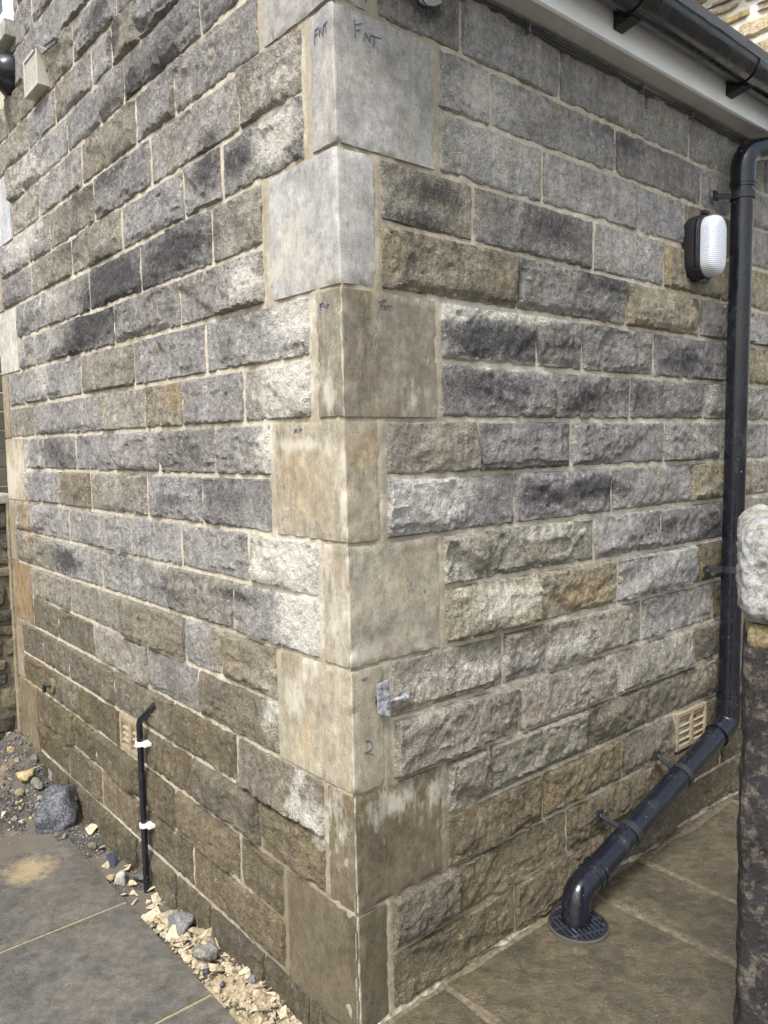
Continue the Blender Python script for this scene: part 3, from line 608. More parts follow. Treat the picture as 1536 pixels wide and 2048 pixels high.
# eaves of the right wall
FO = -.085
mb = MB(); mb.box(W(FO+.0125, 1.35, 2.566), (.07, 3.1, .012), (Vector(A), Vector(B), Vector((0, 0, 1))))
mb.V = [(Vector(v)) for v in mb.V]
mb = MB(); mb.box(W(-.053, 1.4, 2.568), (.058, 3.0, .012), (Vector(A), Vector(B), Vector((0, 0, 1)))); mb.build('soffit', M['soffit'], house)
mb = MB(); mb.box(W(FO-.008, 1.4, 2.625), (.016, 3.02, .135), (Vector(A), Vector(B), Vector((0, 0, 1)))); mb.build('fascia', M['white_plastic'], house, bevel=.004)
mb = MB(); mb.box(W(-.012, 1.4, 2.584), (.024, 3.0, .01), (Vector(A), Vector(B), Vector((0, 0, 1)))); mb.build('vent_recess', M['dark'], house)
mb = MB()
for k in range(230):
    mb.box(W(-.0135, -.05+k*.013, 2.5655), (.021, .006, .006), (Vector(A), Vector(B), Vector((0, 0, 1))))
mb.box(W(-.0015, 1.4, 2.564), (.003, 3.0, .009), (Vector(A), Vector(B), Vector((0, 0, 1))))
tag(mb.build('vent_grille', M['soffit'], house), kind='stuff')

# small window high on the far left
def Lb(mb, s0, s1, z0, z1, h0, h1): 
    return mb.box(Vector(wallpos('L', np.array((s0+s1)/2), np.array((z0+z1)/2), np.array((h0+h1)/2))), (s1-s0, h1-h0, z1-z0), (Vector(A), Vector(B), Vector((0, 0, 1))))
mb = MB(); Lb(mb, 2.25, 2.31, 3.27, 3.8, .0, .032); Lb(mb, 2.311, 2.6, 3.27, 3.33, 0, .032); Lb(mb, 2.601, 2.66, 3.27, 3.8, 0, .032)
wf = mb.build('window', M['white_plastic'], house, bevel=.004)
mb = MB(); Lb(mb, 2.311, 2.6, 3.331, 3.8, .012, .024); mb.build('pane', NT('glass_dark', .05, .5, 0, (.05, .06, .07)).m, wf)
mb = MB(); Lb(mb, 2.235, 2.68, 3.2, 3.268, .0, .05); o = mb.build('sill', M['quoin'], wf, bevel=.004); o.color = (.33, .32, .29, 1)

Z1 = Vector((0, 0, 1)); VA = Vector(A); VB = Vector(B)
# ------------------------------------------------------------------ rainwater goods
gut = tag(empty('rain_gutter', WV(-.15, 1.4, 2.66)), 'black half-round plastic rain gutter along the white fascia', 'gutter')
inv = lambda o, p: (setattr(o, 'parent', p), setattr(o, 'matrix_parent_inverse', Matrix.Translation(-p.location)))[0]
def part(mb, name, mat, p, **k):
    o = mb.build(name, mat, None, **k); inv(o, p); return o
def half_round(b0, b1, r, th, name):
    V = []; N = 18; pr = []
    for k in range(N+1):
        t = math.pi+math.pi*k/N; pr.append((math.cos(t)*r, math.sin(t)*r))
    for k in range(N+1):
        t = 2*math.pi-math.pi*k/N; pr.append((math.cos(t)*(r-th), math.sin(t)*(r-th)))
    mb = MB(); mb.prism([W(-.158+x, b0, 2.668+y) for x, y in pr], B*(b1-b0))
    return part(mb, name, M['black_plastic'], gut, smooth=True)
half_round(-.1, 2.8, .0565, .003, 'channel')
for b in (.93, 1.60):
    half_round(b-.03, b+.03, .061, .004, 'joint_sleeve')
    mb = MB(); mb.prism([W(-.102, b-.022, 2.592), W(-.102, b-.022, 2.66), W(-.16, b-.022, 2.64), W(-.16, b-.022, 2.604)], B*.044)
    part(mb, 'bracket', M['black_matt'], gut)
mb = MB(); mb.tube([W(-.212, -.1, 2.67), W(-.212, 2.8, 2.67)], .006, 8); part(mb, 'rim_bead', M['black_plastic'], gut, smooth=True)
mb = MB(); mb.tube([W(-.158, 2.06, 2.64), W(-.158, 2.06, 2.56)], .045, 24); part(mb, 'outlet', M['black_plastic'], gut, smooth=True)

PO = -.083; PR_ = .0385
dp = tag(empty('downpipe', WV(PO, .757, 0)), 'black round downpipe down the right wall, bending diagonally to the drain', 'downpipe')
top = W(PO, 1.757, 2.45); p2 = W(PO, 1.731, .37); p3 = W(PO-.004, .775, .088); p4 = W(PO-.012, .757, -.005)
b_ = arc(W(-.158, 2.07, 2.54), top, W(PO, 1.755, 2.2), .07, 9)
mb = MB(); mb.tube([W(-.158, 2.07, 2.54)]+b_+[W(PO, 1.7565, 2.33)], PR_+.004, 28); part(mb, 'swan_neck', M['black_plastic'], dp, smooth=True)
mb = MB(); mb.tube([W(PO, 1.7565, 2.36), W(PO, 1.732, .46)], PR_, 32); part(mb, 'pipe', M['black_plastic'], dp, smooth=True)
b_ = arc(W(PO, 1.734, .7), p2, p3, .05, 8)
d = (Vector(p3)-Vector(p2)).normalized()
mb = MB(); mb.tube([W(PO, 1.7325, .475)]+b_+[Vector(p2)+d*.09], PR_+.0045, 32); part(mb, 'elbow', M['black_plastic'], dp, smooth=True)
def ring(c, dirn, r, w_, name='collar', mat='black_plastic'):
    mb = MB(); c = Vector(c); mb.tube([c-dirn*w_/2, c+dirn*w_/2], r, 32); return part(mb, name, M[mat], dp, smooth=True)
up = (Vector(W(PO, 1.757, 2.36))-Vector(W(PO, 1.732, .46))).normalized()
ring(W(PO, 1.732, .478), up, PR_+.007, .012); ring(Vector(p2)+d*.09, d, PR_+.007, .01)
ring(W(PO, 1.7565, 2.345), up, PR_+.0065, .01); 
mb = MB(); mb.tube([Vector(p2)+d*.06, Vector(p3)-d*.05], PR_, 32); part(mb, 'pipe', M['black_plastic'], dp, smooth=True)
b_ = arc(Vector(p3)-d*.2, p3, p4, .045, 8)
mb = MB(); mb.tube([Vector(p3)-d*.10]+b_+[p4], PR_+.0045, 32); part(mb, 'shoe', M['black_plastic'], dp, smooth=True)
ring(Vector(p3)-d*.105, d, PR_+.007, .012); ring(Vector(p3)-d*.07, d, PR_+.0065, .004)
def clip(c, dirn, ear):
    """clip round the pipe with an arm back to a screwed ear on the wall"""
    c = Vector(c); ear = Vector(ear)
    o = ring(c, dirn, PR_+.004, .024, 'bracket', 'black_matt')
    mb = MB(); e0 = c + (ear-c).normalized()*(PR_-.002)
    side = (ear-e0).normalized(); th = dirn.cross(side).normalized()
    mb.box((e0+ear)/2, ((ear-e0).length, .006, .02), (side, th, dirn))
    inw = Vector(A)
    mb.box(ear - inw*.004, (.03, .007, .034), (VB, VA, Z1))
    a = mb.build('arm', M['black_matt'], None, bevel=.0015); a.parent = o
    mb = MB(); mb.tube([ear-inw*.007, ear-inw*.0105], .005, 10); s_ = mb.build('screw', M['zinc'], None); s_.parent = o
clip(W(PO, 1.7555, 2.3), up, W(-.022, 1.672, 2.3))
clip(W(PO, 1.742, .955), up, W(-.022, 1.655, .952))
clip(Vector(p2)+d*.36, d, W(-.024, 1.325, .338))
clip(Vector(p2)+d*.70, d, W(-.024, .98, .238))

dg = tag(empty('drain_grate', WV(-.108, .752, .004)), 'round black plastic drain grate in the paving under the downpipe shoe', 'drain')
c0 = W(-.108, .752, 0); RD = .087
def circ(r, z, n=48, c=c0): return [c+np.array([math.cos(2*math.pi*k/n)*r, math.sin(2*math.pi*k/n)*r, z]) for k in range(n)]
mb = MB(); mb.loft([circ(RD+.002, -.02), circ(RD+.002, .007), circ(RD-.001, .01), circ(RD-.001, -.02)], False, False)
part(mb, 'rim', plain('drain_rim', (.075, .07, .06), .85, .2), dg, smooth=True)
mb = MB(); mb.loft([circ(RD-.0015, -.018), circ(RD-.0015, .009), circ(RD-.01, .009), circ(RD-.01, -.018)], False, False); part(mb, 'frame', M['black_matt'], dg, smooth=True)
mb = MB(); mb.loft([circ(RD-.002, -.03), circ(RD-.002, .0025)]); part(mb, 'sump', M['dark'], dg)
M['grate'] = plain('grate', (.028, .032, .045), .25, .5, 0, .3, 60)
ga = (VA*.94+VB*.34).normalized(); gb = Z1.cross(ga)
for k in range(-5, 6):
    x = k*.0152; L_ = 2*math.sqrt(max((RD-.008)**2-x*x, 0))
    mb = MB(); mb.box(Vector(c0)+ga*0+gb*x+Z1*.006, (L_, .0066, .006), (ga, gb, Z1)); part(mb, 'bar', M['grate'], dg, bevel=.001)
for x in (-.05, 0, .05):
    L_ = 2*math.sqrt((RD-.008)**2-x*x); mb = MB(); mb.box(Vector(c0)+ga*x+Z1*.0068, (.007, L_, .006), (ga, gb, Z1)); part(mb, 'cross_bar', M['grate'], dg, bevel=.001)
mb = MB(); mb.tube([Vector(c0)-ga*.03+VB*.0-Vector((0, 0, .002))-gb*.068, Vector(c0)-ga*.03-gb*.068+Z1*.006], .006, 12); part(mb, 'screw', M['zinc'], dg)

ov = tag(empty('overflow_pipe', WV(1.17, -.03, -.13)), 'thin black overflow pipe down the left wall with two white clips', 'pipe')
t0, t1 = W(1.175, -.032, .48), W(1.163, -.036, -.16)
mb = MB(); mb.tube([W(1.06, .01, .56), W(1.085, -.012, .555)]+arc(W(1.085, -.012, .555), t0, t1, .03, 6)+[t1], .0108, 16); part(mb, 'pipe', M['black_plastic'], ov, smooth=True)
for z, s in ((.40, 1.1735), (.105, 1.168)):
    mb = MB(); mb.tube([W(s, -.033, z-.008), W(s, -.033, z+.008)], .0165, 18)
    mb.box(W(s-.016, -.017, z), (.04, .03, .013), (VA, VB, Z1)); part(mb, 'clip', M['white_clip'], ov, bevel=.002)
o2 = tag(empty('pipe_stub', WV(2.23, -.02, .36)), 'short dark metal pipe stub poking from a patched hole low in the left wall', 'pipe')
mb = MB(); mb.tube([W(2.19, .0, .372), W(2.215, -.03, .372), W(2.24, -.033, .365), W(2.243, -.033, .335)], .009, 12); part(mb, 'elbow', M['black_matt'], o2, smooth=True)
mb = MB(); mb.tube([W(2.2, .004, .372), W(2.2, -.016, .372)], .035, 20); part(mb, 'mortar_patch', plain('patch', (.17, .14, .09), .9, .2, 0, .3, 40, .4), o2, smooth=True)

# ------------------------------------------------------------------ lights on the walls
def stadium(side, s, z, w_, hh, h, n=10):
    r = w_/2; out = []
    for k in range(2*n+2):
        up_ = k <= n
        t = (k/n*math.pi) if up_ else math.pi+((k-n-1)/n*math.pi)
        out.append(wallpos(side, np.array(s+math.cos(t)*r), np.array(z+math.sin(t)*r+(hh/2-r if up_ else -(hh/2-r))), np.array(h)))
    return out
bl = tag(empty('bulkhead_light', WV(0, 1.548, 2.095)), 'black oval bulkhead light with ribbed frosted lens beside the downpipe', 'wall light')
s_, z_ = 1.548, 2.095
rg = lambda w_, hh, h: stadium('R', s_, z_, w_, hh, h)
mb = MB(); mb.loft([rg(.1, .2, -.01), rg(.122, .222, .012), rg(.126, .226, .05), rg(.12, .22, .062), rg(.106, .206, .064)]); part(mb, 'base', M['black_matt'], bl, smooth=True)
mb = MB(); mb.loft([rg(.128, .228, .046), rg(.131, .231, .049), rg(.131, .231, .055), rg(.126, .226, .058)]); part(mb, 'gasket_rim', M['black_plastic'], bl, smooth=True)
n = NT('frosted_lens', .25, .5, 0, (.52, .56, .62)); zz = n.sep(n.pos)
n.bump(n.wave(50, n.pos, 'Z'), .35, .003); n.set('Subsurface Weight', .15)
mb = MB(); mb.loft([rg(.106, .206, .06), rg(.106, .206, .088), rg(.1, .2, .1), rg(.086, .186, .109), rg(.055, .15, .114)]); part(mb, 'lens', n.m, bl, smooth=True)
for z in (z_+.116, z_-.116):
    mb = MB(); mb.box(W(-.058, s_-.012, z), (.02, .03, .012), (VA, VB, Z1)); part(mb, 'screw_lug', M['black_matt'], bl, bevel=.002)

ml = tag(empty('spotlight', WV(-.03, .25, 2.5)), 'small glass spotlight with chrome ring above the top right quoin', 'wall light')
chrome = NT('chrome', .12, .5, 1.0, (.75, .78, .82)).m
def lathe(c, axis, prof, n=28):
    axis = Vector(axis).normalized(); u = axis.orthogonal().normalized(); v = axis.cross(u); c = Vector(c)
    return [[c+axis*h+(u*math.cos(2*math.pi*k/n)+v*math.sin(2*math.pi*k/n))*r for k in range(n)] for r, h in prof]
ax_ = Vector(W(-.45, .1, -.75))
mb = MB(); mb.loft(lathe(W(-.035, .25, 2.51), ax_, [(.02, -.04), (.034, -.02), (.037, .012), (.04, .016), (.04, .022), (.034, .024)])); part(mb, 'chrome_ring', chrome, ml, smooth=True)
gl = NT('clear_glass', .03, .5, 0, (.9, .95, 1)); gl.set('Transmission Weight', .85)
mb = MB(); mb.loft(lathe(W(-.035, .25, 2.51), ax_, [(.033, .02), (.032, .03), (.024, .042), (.01, .049), (.002, .05)])); part(mb, 'lens', gl.m, ml, smooth=True)
mb = MB(); mb.tube([W(.0, .245, 2.56), W(-.035, .25, 2.53)], .009, 10); part(mb, 'stem', M['black_matt'], ml, smooth=True)

ll = tag(empty('porch_light', WV(2.33, -.018, 3.08)), 'round black wall light with white band at the far end of the left wall', 'wall light')
out = Vector(-B)
mb = MB(); mb.loft(lathe(W(2.33, -.018, 3.08), out, [(.088, -.02), (.088, .012), (.07, .035), (.064, .05)], 32)); part(mb, 'base', M['black_plastic'], ll, smooth=True)
mb = MB(); mb.loft(lathe(W(2.33, -.018, 3.08), out, [(.062, .05), (.064, .052), (.064, .075), (.06, .078)], 32)); part(mb, 'band', M['white_plastic'], ll, smooth=True)
mb = MB(); mb.loft(lathe(W(2.33, -.018, 3.08), out, [(.055, .078), (.055, .1), (.045, .115), (.01, .12)], 32)); part(mb, 'cap', M['black_plastic'], ll, smooth=True)

# vent cover with four louvres and a bit of bent wire above it
vc = tag(empty('vent_cover', WV(1.94, -.02, 2.86)), 'cream plastic louvred vent cover high on the left wall', 'vent')
s0, s1, z0, z1 = 1.845, 2.015, 2.862, 3.005
mb = MB(); Lb(mb, s0, s0+.012, z0, z1, -.005, .05); Lb(mb, s1-.012, s1, z0, z1, -.005, .05); Lb(mb, s0+.0121, s1-.0121, z0, z0+.012, -.005, .05); Lb(mb, s0+.0121, s1-.0121, z1-.012, z1, -.005, .05)
part(mb, 'frame', M['cream_plastic'], vc, bevel=.002)
for k in range(3):
    zc = z0+.012+(k+.5)*.0397
    mb = MB(); mb.box(W((s0+s1)/2, -.036, zc), (.145, .006, .036), (VA, (VB*.93+Z1*.36).normalized(), (Z1*.93-VB*.36).normalized())); part(mb, 'louvre', plain('louvre', (.62, .6, .53), .5), vc)
wl_ = tag(empty('wire_loop', WV(1.8, -.02, 3.03)), 'bent scrap of metal strap above the cream vent cover', 'strap')
mb = MB(); mb.tube([W(1.87, -.05, 3.0), W(1.84, -.045, 3.0), W(1.8, -.04, 2.958), W(1.67, -.032, 2.952), W(1.655, -.032, 2.962), W(1.665, -.032, 2.97), W(1.79, -.035, 2.985), W(1.83, -.04, 3.02)], .0045, 6); part(mb, 'strap', M['zinc'], wl_)

cb = tag(empty('eaves_cable', WV(-.02, 1.4, 2.545)), 'dark cable clipped along the wall beneath the soffit', 'cable')
pts = [W(-.015-.004*math.sin(k*.9), -.05+k*.1, 2.546+.003*math.sin(k*1.3)+.003*math.sin(k*.37)) for k in range(26)]
mb = MB(); mb.tube(pts, .006, 10); part(mb, 'cable', M['cable'], cb, smooth=True)
mb = MB(); mb.tube([p+np.array([0, 0, -.009])-A*.003*math.sin(i*2.1) for i, p in enumerate(pts)], .0035, 8); part(mb, 'cable', M['cable'], cb, smooth=True)
for b in (.63, 1.19, 1.5, 1.9):
    mb = MB(); mb.box(W(-.015, b, 2.537), (.028, .007, .026), (VA, VB, Z1)); part(mb, 'clip', M['zinc'], cb)

# dark metal plate and pin on the corner
mt = tag(empty('metal_bracket', WV(-.02, .09, .82)), 'weathered steel plate with a pin, fixed on the corner quoin', 'bracket')
pa = VB; cpt = Vector(W(-.02, .086, .823))
M['galv'] = plain('galvanised', (.36, .37, .4), .35, .5, .3, .75, 75, .15)
mb = MB(); mb.prism([W(-.018, .063, .862), W(-.021, .101, .868), W(-.021, .1, .776), W(-.018, .067, .79)], A*-.004); part(mb, 'plate', M['galv'], mt, bevel=.0008)
mb = MB(); mb.tube([W(-.018, .098, .812), W(-.022, .135, .812), W(-.016, .168, .809)], [.0055, .0055, .0055], 10); part(mb, 'bolt', M['galv'], mt, smooth=True)
mb = MB(); mb.tube([W(-.02, .147, .8115), W(-.018, .158, .81)], .0095, 6); part(mb, 'nut', M['galv'], mt)
mb = MB(); mb.box(W(-.008, .075, .823), (.02, .012, .02), (VA, VB, Z1)); part(mb, 'stub', M['zinc'], mt)

# ------------------------------------------------------------------ ground
def slab_mat(name, c1, c2, rough, wet, glint_speck=(.5, .46, .4), glint_amt=.75, dark_amt=.0):
    n = NT(name, rough, .5)
    t = n.mix(n.mr(n.noise(5, 5, .6), .35, .65), c1, c2)
    t = n.vmul(t, n.math('MULTIPLY', n.mr(n.noise(28, 6, .7), .3, .7, .62, 1.38), n.mr(n.noise(260, 2), .3, .7, .82, 1.2)))
    v = n.voro(120); sp = n.math('MULTIPLY', n.mr(v, .1, .2, 1, 0), n.mr(n.noise(11, 4), .45, .7, 0, 1))
    t = n.mix(n.math('MULTIPLY', sp, glint_amt), t, glint_speck)  # pale specks, strengthened to paint wet sparkle into the slab colour
    if dark_amt:
        v = n.voro(75); sp = n.math('MULTIPLY', n.mr(v, .2, .32, 1, 0), n.mr(n.noise(4, 4), .48, .62, 0, 1)); t = n.mix(n.math('MULTIPLY', sp, dark_amt), t, (.05, .042, .03))
    n.set('Base Color', t)
    wetm = n.noise(6, 4, .6)
    n.set('Roughness', n.mr(wetm, .38, .62, rough-wet, rough+.22))
    n.set('Coat Weight', n.mr(n.noise(4.5, 6, .65), .42, .58, .75, .05)); n.set('Coat Roughness', .07)
    if dark_amt:
        rv = n.noise(1, 7, .7, n.scale(n.pos, 9, 22, 9, .6), 1.5); t = n.vmul(t, n.mr(rv, .35, .65, .84, 1.2)); n.set('Base Color', t)
    n.bump(n.math('ADD', n.noise(140, 4, .65), n.math('MULTIPLY', n.noise(14, 7, .7, None, 1.0 if dark_amt else 0), 2.0 if dark_amt else 1.2)), .7, .006 if dark_amt else .004)
    return n
n = slab_mat('wet_slab', (.13, .12, .1), (.085, .082, .075), .15, .12)
# patch of spilt sand on the far slab
p = n.scale(n.pos, 1, 1, 1)
d_ = n.t.nodes.new('ShaderNodeVectorMath'); d_.operation = 'DISTANCE'; n.inp(d_, 0, n.pos); d_.inputs[1].default_value = tuple(W(1.56, -.315, -.115))
sandm = n.mr(n.math('ADD', n.math('MULTIPLY', d_.outputs['Value'], 8.5), n.math('MULTIPLY', n.math('SUBTRACT', n.noise(30, 6, .8), .5), 2.2)),   .3, .95, .6, 0)
bc = n.b.inputs['Base Color'].links[0].from_socket
n.set('Base Color', n.mix(sandm, bc, (.44, .34, .19)))
M['wet_slab'] = n.m
M['stone_slab'] = slab_mat('stone_slab', (.112, .092, .058), (.064, .056, .04), .2, .13, dark_amt=.9).m
M['joint_damp'] = plain('joint_damp', (.135, .112, .074), .7, .4, 0, .5, 60, .5)
M['joint'] = plain('joint', (.25, .205, .13), .85, .3, 0, .3, 90, .4)
def soil_mat():
    n = NT('soil', .6, .4)
    c = n.mix(n.mr(n.noise(16, 5, .7), .35, .65), (.105, .092, .07), (.05, .047, .045))
    c = n.mix(n.mr(n.noise(5, 3), .52, .66), c, (.2, .16, .095))
    c = n.vmul(c, n.mr(n.noise(170, 3, .7), .3, .7, .5, 1.6)); n.set('Base Color', c)
    n.bump(n.noise(110, 5, .75), .9, .008); return n.m
M['soil'] = soil_mat()
def sand_mat():
    n = NT('sand', .8, .3)
    c = n.mix(n.mr(n.noise(14, 4), .35, .65), (.37, .305, .2), (.26, .21, .13)); c = n.vmul(c, n.mr(n.noise(120, 5, .75), .3, .7, .6, 1.35)); n.set('Base Color', c)
    n.bump(n.noise(90, 6, .75), .8, .006); return n.m
M['sand'] = sand_mat()
def rock_mat(name, spk, sc1, rough=.75, bmp=.6):
    n = NT(name, rough, .4)
    c = n.vmul(n.ocol(), n.math('MULTIPLY', n.mr(n.noise(30, 5, .7), .3, .7, .65, 1.35), n.mr(n.noise(sc1, 3, .7), .35, .65, 1-spk, 1+spk)))
    n.set('Base Color', c); n.bump(n.noise(sc1*.7, 4, .7), bmp, .004); return n.m
M['rock'] = rock_mat('rock', .35, 160)
M['tarmac'] = rock_mat('tarmac', .85, 130, .4, 1.0)
M['slate'] = rock_mat('slate', .15, 90, .25, .2)

gnd = MB(); gnd.box((0, 0, -.36), (120, 120, .1)); tag(gnd.build('ground', M['soil']), kind='structure')

def slabs(name, mat, rects, z, th, jmat, jrect, kind='structure'):
    root = tag(empty(name), kind=kind)
    for i, (a0, a1, b0, b1, dz) in enumerate(rects):
        g = .003
        na, nb = 30, 30
        P = np.zeros((na, nb, 3)); a = np.linspace(a0+g, a1-g, na)[:, None]; b = np.linspace(b0+g, b1-g, nb)[None]
        AA, BB = a+0*b, b+0*a
        ed = np.minimum(np.minimum(AA-a0-g, a1-g-AA), np.minimum(BB-b0-g, b1-g-BB))
        zz = z+dz+.0012*fbm(AA*5, BB*5, i, 3, 91)-.003*(ed < .001)
        P = AA[..., None]*A+BB[..., None]*B+zz[..., None]*np.array([0, 0, 1.])
        P = np.pad(P, ((1, 1), (1, 1), (0, 0)), mode='edge'); I = P.copy(); I[..., 2] = z-th
        P[0], P[-1], P[:, 0], P[:, -1] = I[0], I[-1], I[:, 0], I[:, -1]
        link('paving_slab', grid_mesh('paving_slab', P), mat, root)
    mb = MB(); a0, a1, b0, b1, zj = jrect
    mb.box(W((a0+a1)/2, (b0+b1)/2, zj-.02), (a1-a0, b1-b0, .04), (VA, VB, Z1)); mb.build('mortar_joint', jmat, root)
    return root
rects = []
for a0, a1 in ((-.95, -.095), (-.09, .51), (.515, 1.12), (1.125, 1.713)):
    for b0, b1 in ((-1.03, -.124), (-1.94, -1.035), (-2.85, -1.945)):
        if a1 < 0 and b0 < -5: continue
        rects.append((a0, a1, b0, b1, random.Random(a0*31+b0).uniform(-.002, .002)))
PGAP = .0025
slabs('patio', M['wet_slab'], rects, -.12, .05, M['joint'], (-.94, 1.7, -2.84, -.128, -.1235))
rects = []
r7 = random.Random(7)
for b0, b1 in ((-.6, .281), (.285, .924), (.940, 1.21), (1.216, 1.894), (1.9, 2.5), (2.505, 3.1)):
    off = r7.uniform(-.2, .2)
    cuts = [-.014, -.86+off if b0 != .285 else -1.0, -1.9]
    for a1, a0 in zip(cuts, cuts[1:]): rects.append((a0, a1-.004, b0, b1, r7.uniform(-.002, .001)))
slabs('paving', M['stone_slab'], rects, 0.0, .11, M['joint_damp'], (-1.85, -.006, -.55, 3.05, -.003))
# rough mortar fillet where the paving meets the right wall
bb = np.linspace(.0, 2.9, 240)[:, None]; tt = np.linspace(0, 1, 5)[None]
wd = .02+.012*vn(bb*9, 0, 0, 95)+.006*vn(bb*40, 0, 0, 96)
aa = -wd*tt+.012; zz = .016*(1-tt)**1.3+.007*vn(bb*50, tt*3, 0, 97)*(1-tt)-.003*tt+.004*vn(bb*13, 0, 0, 98)*(1-tt)
P = aa[..., None]*A+(bb+0*tt)[..., None]*B+zz[..., None]*np.array([0, 0, 1.])
tag(link('mortar_fillet', grid_mesh('mortar_fillet', P, flip=True), plain('fillet', (.25, .22, .17), .85, .3, 0, .7, 45, .8)), kind='structure')

# strip of soil between slabs and left wall, rising to a heap at the far end
def strip_h(a, b):
    hh = -.137+.006*fbm(a*9, b*9, 0, 4, 101)+.003*fbm(a*45, b*45, 0, 3, 102)
    hh = hh + .028*sstep(.95, .6, a)*sstep(-.13, .0, b)+.006*sstep(.95, .75, a)
    hh = hh - .012*np.exp(-((a-1.07)/.13)**2) - .012*np.exp(-((a-1.42)/.1)**2)
    far = sstep(1.72, 2.1, a)
    hh = hh + far*(.035*fbm(a*6, b*6, 3, 4, 103)+.02) + .1*sstep(2.2, 2.75, a)*sstep(-.5, .02, b)
    hh = hh - .02*np.exp(-(((a-1.83)/.1)**2+((b+.36)/.18)**2))
    return hh
aa, bb = np.meshgrid(np.arange(-.3, 3.4, .011), np.arange(-.13, .03, .0095), indexing='ij')
def terr(name, a0, a1, b0, b1, st, mat):
    aa, bb = np.meshgrid(np.arange(a0, a1, st), np.arange(b0, b1, st), indexing='ij')
    P = aa[..., None]*A+bb[..., None]*B+strip_h(aa, bb)[..., None]*np.array([0, 0, 1.])
    return tag(link(name, grid_mesh(name, P), mat), kind='structure')
terr('soil_strip', .0, 1.722, -.135, .03, .0085, M['soil']); terr('soil_bank', 1.70, 3.0, -2.6, .04, .0125, M['soil'])
wm = NT('muddy_water', .04, .5, 0, (.125, .11, .088)); wm.bump(wm.noise(18, 2), .05, .002)
for nm, a0, a1, b0, b1, z in (('puddle', .985, 1.2, -.119, -.004, -.1405), ('puddle', 1.33, 1.53, -.119, .0, -.1405), ('puddle', 1.72, 2.06, -.95, -.16, -.134)):
    mb = MB(); mb.prism([W(a0, b0, z), W(a1, b0, z), W(a1, b1, z), W(a0, b1, z)], Vector((0, 0, -.02))); tag(mb.build(nm, wm.m), kind='structure')
# loose sand at the near end
aa, bb = np.meshgrid(np.arange(.0, .8, .007), np.arange(-.128, .012, .007), indexing='ij')
zz = strip_h(aa, bb)+.012*sstep(.78, .3, aa+.1*vn(aa*20, bb*20, 0, 111))-.004+.011*fbm(aa*26, bb*26, 0, 4, 112, .6)
zz = np.where(bb < -.12, np.minimum(zz, -.124), zz)
P = aa[..., None]*A+bb[..., None]*B+zz[..., None]*np.array([0, 0, 1.])
tag(link('sand', grid_mesh('sand', P), M['sand']), kind='stuff')

# ------------------------------------------------------------------ loose stones
def hull(seed, flat=1.0, n=16, sub=1, rough=.05, lng=1.0):
    rnd = random.Random(seed); bm = bmesh.new()
    for k in range(n):
        v = Vector((rnd.gauss(0, 1), rnd.gauss(0, 1), rnd.gauss(0, 1))).normalized()*rnd.uniform(.8, 1)
        bm.verts.new((v.x*lng, v.y, v.z*flat))
    r = bmesh.ops.convex_hull(bm, input=bm.verts)
    bmesh.ops.delete(bm, geom=[g for g in set(r['geom_interior']+r['geom_unused']) if isinstance(g, bmesh.types.BMVert)], context='VERTS')
    if rough > 0:
        bmesh.ops.bevel(bm, geom=list(bm.edges), offset=.07*min(1, flat*1.5), segments=1, affect='EDGES', profile=.7)
        bmesh.ops.triangulate(bm, faces=bm.faces)
    for k in range(sub):
        bmesh.ops.subdivide_edges(bm, edges=bm.edges, cuts=1, use_grid_fill=True)
    if rough > 0:
        bm.normal_update(); c = np.array([v.co[:] for v in bm.verts]); f = rough*fbm(c[:, 0]*3, c[:, 1]*3, c[:, 2]*3+seed, 4, seed % 50)
        for v, d in zip(bm.verts, f): v.co += v.normal*float(d)
    bmesh.ops.recalc_face_normals(bm, faces=bm.faces)
    me = bpy.data.meshes.new('rock'); bm.to_mesh(me); bm.free()
    me.polygons.foreach_set('use_smooth', [rough > .04]*len(me.polygons))
    return me
def hz(a, b): return float(strip_h(np.array(float(a)), np.array(float(b))))
def put(name, me, mat, a, b, size, zoff, rot, col, label=None, cat='stone', group=None):
    """size: width of the stone in metres"""
    me2 = me if (len(me.materials) and me.materials[0] == mat) else me.copy()
    o = link(name, me2, mat)
    if len(me2.materials) == 0: me2.materials.append(mat)
    else: me2.materials[0] = mat
    o.location = WV(a, b, hz(a, b)+zoff); o.rotation_euler = rot; o.scale = (size/2,)*3; o.color = (*col, 1)
    tag(o, label, cat, group); return o
FL = [hull(300+i, .22, 9, 0, 0) for i in range(7)]+[hull(320+i, .4, 9, 0, 0, 1.3) for i in range(4)]
CB = [hull(340+i, .75, 16, 2, .07) for i in range(8)]
for me in FL: me.materials.append(M['sand'] if False else M['rock'])
for me in CB: me.materials.append(M['rock'])
SND = (.41, .35, .24)
flakes = [(1.157,-.018,.041),(1.087,-.018,.054),(.999,-.108,.059),(.993,-.067,.039),(.954,-.01,.046),(.941,-.058,.065),(.915,-.096,.028),(.84,-.077,.063),(.794,-.071,.035),(.783,-.033,.05),(.738,-.021,.049),(.774,-.103,.043),(.741,-.091,.037),(.695,-.112,.036),(.85,.0,.028),(.626,.0,.03),(.661,-.01,.042),(.779,-.005,.031),(.582,-.074,.047),(.495,-.031,.029),(1.433,-.08,.029),(1.219,-.062,.028),(1.188,-.108,.024),(1.357,-.024,.029),(1.331,-.038,.029),(1.121,-.1,.027),(1.172,-.073,.036),(1.715,-.03,.047),(1.557,-.053,.026)]
r9 = random.Random(12)
for i in range(46):
    a = r9.uniform(.08, 1.1); flakes.append((a, r9.uniform(-.115, -.005), r9.uniform(.016, .036)))
